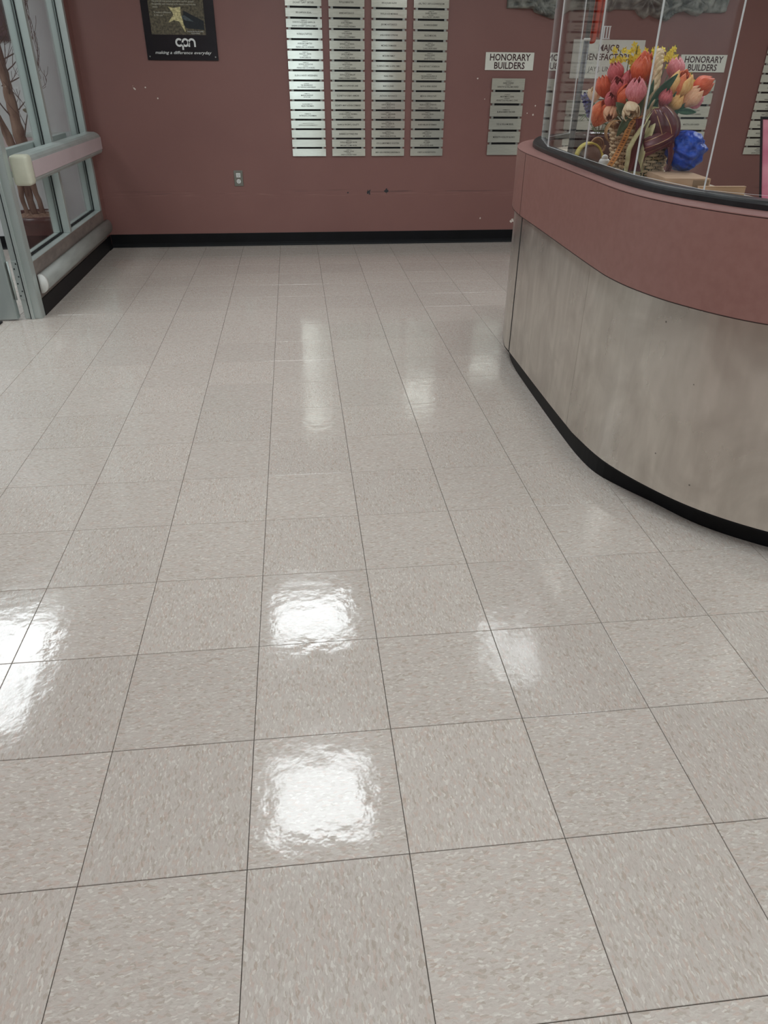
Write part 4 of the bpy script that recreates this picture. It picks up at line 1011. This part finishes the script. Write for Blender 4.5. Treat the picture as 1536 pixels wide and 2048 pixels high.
# yellow blossom sprays
M_YEL = vary(mat('yellow_blossom', (242, 222, 66), .6), (232, 206, 46), (250, 234, 104), 40)
rs2 = random.Random(11)
def spray(pos, n, spread, label):
    e = empty('blossom_spray', pos, label, 'flower', 'yellow blossom sprays in the basket')
    p = Vector(pos); o = MB(); b = STEM0+(Vector((p.x, p.y, STEM0.z))-STEM0)*.3
    o.tube(crom([b, b*.5+p*.5+Vector((0, .004, .01)), p-Vector((0, 0, .02)), p+Vector((0, 0, .03))], .015), .0016, 5); o.out('stem', M_STEM, e)
    o = MB()
    for k in range(n):
        c = p+Vector((rs2.gauss(0, spread), rs2.gauss(0, spread*.6), rs2.uniform(-.035, .032))); nrm = Vector((rs2.uniform(-.8, .8), -1, rs2.uniform(-.5, .8))).normalized()
        u = nrm.cross(Vector((0, 0, 1))).normalized(); w_ = nrm.cross(u)
        for j in range(5):
            a = 2*PI*j/5+k; d = u*math.cos(a)+w_*math.sin(a); t = u*-math.sin(a)+w_*math.cos(a)
            o.add([c, c+d*.007+t*.0042-nrm*-.002, c+d*.013+nrm*.003, c+d*.007-t*.0042+nrm*.002], [(0, 1, 2, 3)])
        o.tube([c, c+nrm*.007], [.0022, .0034], 6)
    r = o.out('blossoms', M_YEL, e); thick(r, .0006)
spray((1.323, 2.10, 1.302), 15, .017, 'yellow blossom spray furthest left, in front of the MAJOR BENEFACTORS sign')
spray((1.385, 2.105, 1.318), 13, .014, 'yellow blossom spray left of the tall burnt orange tulip tip')
spray((1.440, 2.115, 1.305), 12, .013, 'yellow blossom spray just left of the basket handle top')
spray((1.500, 2.105, 1.312), 10, .010, 'yellow blossom spray just right of the basket handle top')
spray((1.530, 2.11, 1.318), 6, .007, 'topmost yellow blossom spray at the right beside HONORARY BUILDERS')
spray((1.353, 2.085, 1.278), 9, .014, 'low yellow blossom spray between rose and burnt orange tulips')
spray((1.562, 2.02, 1.236), 5, .008, 'tiny yellow blossom spray above the far right orange tulip')
# blue hyacinth
hy = empty('hyacinth', (1.292, 2.25, 1.13), 'blue hyacinth spike at the far left of the bouquet', 'flower')
o = MB(); o.tube(crom([STEM0+Vector((-.04, .06, 0)), Vector((1.335, 2.2, 1.10)), Vector((1.305, 2.245, 1.125)), Vector((1.275, 2.26, 1.185))], .02), .003, 6); o.out('stem', M_STEM, hy)
o = MB()
for k in range(46):
    t = k/45; c = Vector((1.308, 2.243, 1.112)).lerp(Vector((1.268, 2.258, 1.188)), t); a = k*2.4; r_ = .016*(1-.45*t)
    d = Vector((math.cos(a), math.sin(a)*.8, .15)).normalized()
    o.tube([c, c+d*r_, c+d*(r_+.006)+Vector((0, 0, .003))], [.002, .0032, .0048], 5)
o.out('florets', vary(mat('blue_floret', (66, 66, 132), .6), (52, 52, 112), (86, 86, 156), 40), hy)

# blue quilted bag on the desk, right behind the basket
M_BLUE = vary(mat('blue_nylon', (6, 62, 168), .38), (3, 48, 146), (12, 80, 196), 60, detail=6, bump=.5)
def bag(c, r, name, label, seed):
    rg = random.Random(seed); n, m_ = 72, 44; P = []
    for j in range(m_+1):
        t = PI*j/m_; row = []
        for i in range(n+1):
            a = 2*PI*i/n
            f = 1+.055*abs(math.sin(a*4+t*2+seed))*math.sin(t)+.045*math.sin(t*9+math.sin(a*3)*1.2)*math.sin(t)+.03*math.sin(a*7-t*5)*math.sin(t)
            for (ka, kt, ph, am) in ((5, 3, 0.4, .05), (9, -4, 1.3, .035), (3, 8, 2.2, .05), (13, 6, .2, .022), (7, 11, 4.0, .025)):
                f += am*(1-2*abs(math.sin((ka*a+kt*t*1.7+ph+seed)*.5+.6*math.sin(a*2+t*3))))*math.sin(t)**1.5
            f += .16*max(0, math.cos(a+.15))**6*math.exp(-((t-1.75)/.35)**2)
            st = math.sin(t)**.75
            row.append((c[0]+r[0]*f*st*math.cos(a), c[1]+r[1]*f*st*math.sin(a), max(c[2]-r[2], c[2]-r[2]*1.02*math.cos(t)*(f*.5+.5))))
        P.append(row)
    o = MB(); o.grid(P); e = o.out(name, M_BLUE, None, True, loc=(c[0], c[1], c[2]-r[2])); tag(e, label, 'bag'); return e
b_ = bag((1.526, 1.885, ZT+.037+.063), (.060, .072, .063), 'quilted_bag', 'bright blue quilted nylon bag beside the basket', 2)
bag((1.345, 2.31, ZT+.036), (.040, .045, .035), 'folded_pouch', 'small blue pouch between the basket and the brown ornament', 5)
# cardboard boxes
M_CARD = vary(mat('cardboard', (190, 158, 130), .8), (182, 150, 122), (198, 166, 138), 12); M_CARDIN = vary(mat('cardboard_inner', (136, 112, 88), .85), (126, 102, 78), (146, 122, 98), 12)
cb = empty('cardboard_box', (1.44, 1.75, ZT), 'low open cardboard box at the foot of the blue bag', 'box')
def pbox(cx, cy, w, d, z0, z1, ang, name, m, parent, x0=-.5, x1=.5, y0=-.5, y1=.5):
    V = []
    for z in (z0, z1):
        for sx_, sy_ in ((x0, y0), (x1, y0), (x1, y1), (x0, y1)):
            lx, ly = sx_*w, sy_*d; V.append((cx+lx*math.cos(ang)-ly*math.sin(ang), cy+lx*math.sin(ang)+ly*math.cos(ang), z))
    return obj(name, V, [(0, 3, 2, 1), (4, 5, 6, 7), (0, 1, 5, 4), (1, 2, 6, 5), (2, 3, 7, 6), (3, 0, 4, 7)], m, parent)
pbox(1.462, 1.770, .15, .20, ZT+.0005, ZT+.034, -.12, 'carton', M_CARD, cb)
pbox(1.462, 1.770, .15, .20, ZT+.0342, ZT+.0365, -.12, 'lid_flap', M_CARD, cb, -.5, .5, -.5, .5)
pbox(1.462, 1.770, .15, .20, ZT+.003, ZT+.032, -.12, 'open_end', M_CARDIN, cb, .12, .47, -.508, -.5005)
tb = empty('tan_board', (1.50, 1.55, ZT), 'low tan wooden board standing beside the open cardboard box', 'board')
pbox(1.497, 1.535, .15, .014, ZT+.0005, ZT+.028, -.05, 'panel', vary(mat('tan_wood', (204, 170, 138), .6), (196, 160, 128), (212, 180, 148), 10, (.3, 1, 4)), tb)
pbox(1.497, 1.535, .152, .016, ZT+.0282, ZT+.0302, -.05, 'edge_strip', M_CARD, tb)
# pink display in black frame
pd = empty('framed_display', (1.53, 1.22, ZT), 'leaning pink display panel in a black frame at the right edge', 'display')
A0 = Vector((1.474, 1.268, ZT+.001)); wd_ = Vector((.62, -.78, 0)).normalized(); up_ = (Vector((1.482, 1.390, 1.160))-A0).normalized(); HH = (Vector((1.482, 1.390, 1.160))-A0).length
nn = wd_.cross(up_).normalized()
if nn.dot(Vector((-1, -1, 0))) < 0: nn = -nn
def slab(u0, u1, v0, v1, n0, n1, name, m):
    V = [A0+wd_*u+up_*v+nn*w for w in (n0, n1) for (u, v) in ((u0, v0), (u1, v0), (u1, v1), (u0, v1))]
    return obj(name, V, [(0, 3, 2, 1), (4, 5, 6, 7), (0, 1, 5, 4), (1, 2, 6, 5), (2, 3, 7, 6), (3, 0, 4, 7)], m, pd)
slab(0, .17, 0, HH, -.030, -.002, 'black_back', M_BLACK)
slab(.0, .006, 0, HH, -.0019, .004, 'frame_side', M_BLACK); slab(.164, .17, 0, HH, -.0019, .004, 'frame_side', M_BLACK)
slab(.0062, .1638, HH-.006, HH, -.0019, .004, 'frame_edge', M_BLACK); slab(.0062, .1638, 0, .006, -.0019, .004, 'frame_edge', M_BLACK)
slab(.0062, .1638, .0062, HH-.0062, -.0018, .001, 'pink_face', vary(mat('pink_print', (206, 116, 138), .4), (190, 92, 120), (222, 150, 162), 5, (1, 1, 2)))
# dark planter bowl with fern
bw = empty('planter_bowl', (1.465, 2.56, ZT), 'dark glossy plum planter bowl with fern behind the grey pole', 'planter')
o = MB(); o.lathe((1.465, 2.56, ZT), [(.070, .0005), (.090, .006), (.104, .04), (.112, .09), (.116, .106), (.109, .108), (.102, .09), (.092, .07)], 36, True, True); o.out('bowl', vary(mat('plum_glaze', (58, 28, 32), .12), (48, 22, 26), (68, 34, 38), 6), bw, True)
M_FERN = vary(mat('fern_green', (58, 84, 46), .7), (44, 68, 34), (78, 106, 60), 20)
for k in range(13):
    a = 2*PI*k/13+.3; o = MB(); c = Vector((1.465, 2.56, ZT+.085)); ln = .11+.02*math.sin(k*3)
    for i in range(11):
        t = i/10; q = c+Vector((math.cos(a)*ln*t, math.sin(a)*ln*t, .085*math.sin(t*2.2)*(1.1)))
        if i:
            o.tube([q0, q], .0012, 4)
            for s in (-1, 1):
                d = Vector((-math.sin(a)*s+.4*math.cos(a), math.cos(a)*s+.4*math.sin(a), .1)); l2 = .026*(1-t*.75)
                o.add([q, q+d*l2*.5+Vector((math.cos(a), math.sin(a), 0))*.005, q+d*l2, q+d*l2*.5-Vector((math.cos(a), math.sin(a), 0))*.005], [(0, 1, 2, 3)])
        q0 = q
    o.out('frond', M_FERN, bw)
# brown ornament with yellow rim, brass coil, white jar
orn = empty('round_ornament', (1.322, 2.27, ZT), 'brown domed ornament with a yellow rim behind the bumper', 'ornament')
o = MB(); o.ball((1.328, 2.262, ZT+.044), (.043, .034, .043), 24, 14); o.out('dome', vary(mat('brown_felt', (98, 76, 64), .8), (86, 66, 55), (110, 86, 73), 30), orn, True)
o = MB(); pts = []
for k in range(41):
    a = PI*(-.02+1.04*k/40); pts.append((1.322+.049*math.cos(a), 2.268, ZT+.046+.049*math.sin(a)))
V = []; F = []
for i, q in enumerate(pts):
    rad = Vector((q[0]-1.322, 0, q[2]-ZT-.046)).normalized()
    for (dr_, dy_) in ((-.004, -.016), (.003, -.018), (.004, .016), (-.003, .016)): V.append((q[0]+rad.x*dr_, q[1]+dy_, q[2]+rad.z*dr_))
for i in range(len(pts)-1):
    for j in range(4): F.append((i*4+j, i*4+(j+1) % 4, (i+1)*4+(j+1) % 4, (i+1)*4+j))
obj('yellow_rim', V, F, vary(mat('yellow_vinyl', (212, 194, 84), .45), (200, 180, 70), (222, 206, 104), 10), orn, True)
o = MB()
for s in (-1, 1): o.ball((1.322+s*.053, 2.262, ZT+.050), (.007, .006, .012), 10, 6)
o.out('rim_tab', MATS['yellow_vinyl'], orn, True)
o = MB(); pts = []
for k in range(91):
    a = k*.28; r_ = .010+.022*k/90; pts.append((1.392+r_*math.cos(a), 2.40-.0004*k, ZT+.078+r_*math.sin(a)))
o.tube(pts, .0042, 7); 
br = tag(o.out('brass_coil', vary(mat('old_brass', (150, 116, 84), .4, .7), (132, 98, 68), (168, 134, 100), 30), None, True, loc=(1.392, 2.39, ZT+.04)), 'coiled brass ornament above the brown dome', 'ornament')
o = MB(); o.box(1.362, 1.432, 2.345, 2.425, ZT+.0005, ZT+.040, .004)
tag(o.out('dark_case', vary(mat('dark_plum_case', (44, 24, 30), .35), (36, 19, 24), (52, 29, 36), 9), None, loc=(1.392, 2.385, ZT)), 'small dark plum case carrying the brass coil', 'case')
jr = empty('white_jar', (1.352, 2.17, ZT), 'small ribbed white jar left of the basket foot', 'jar')
o = MB(); o.lathe((1.352, 2.17, ZT), [(.020, .0005), (.0225, .004), (.0225, .012), (.0215, .014), (.0225, .016), (.0215, .028), (.0205, .030), (.0215, .032), (.020, .042), (.016, .048)], 24, True, True); o.out('jar_body', M_WHITE, jr, True)
o = MB(); o.lathe((1.352, 2.17, ZT), [(.012, .0485), (.012, .056), (.008, .061), (.003, .063)], 20, True, True); o.out('lid', M_WHITE, jr, True)
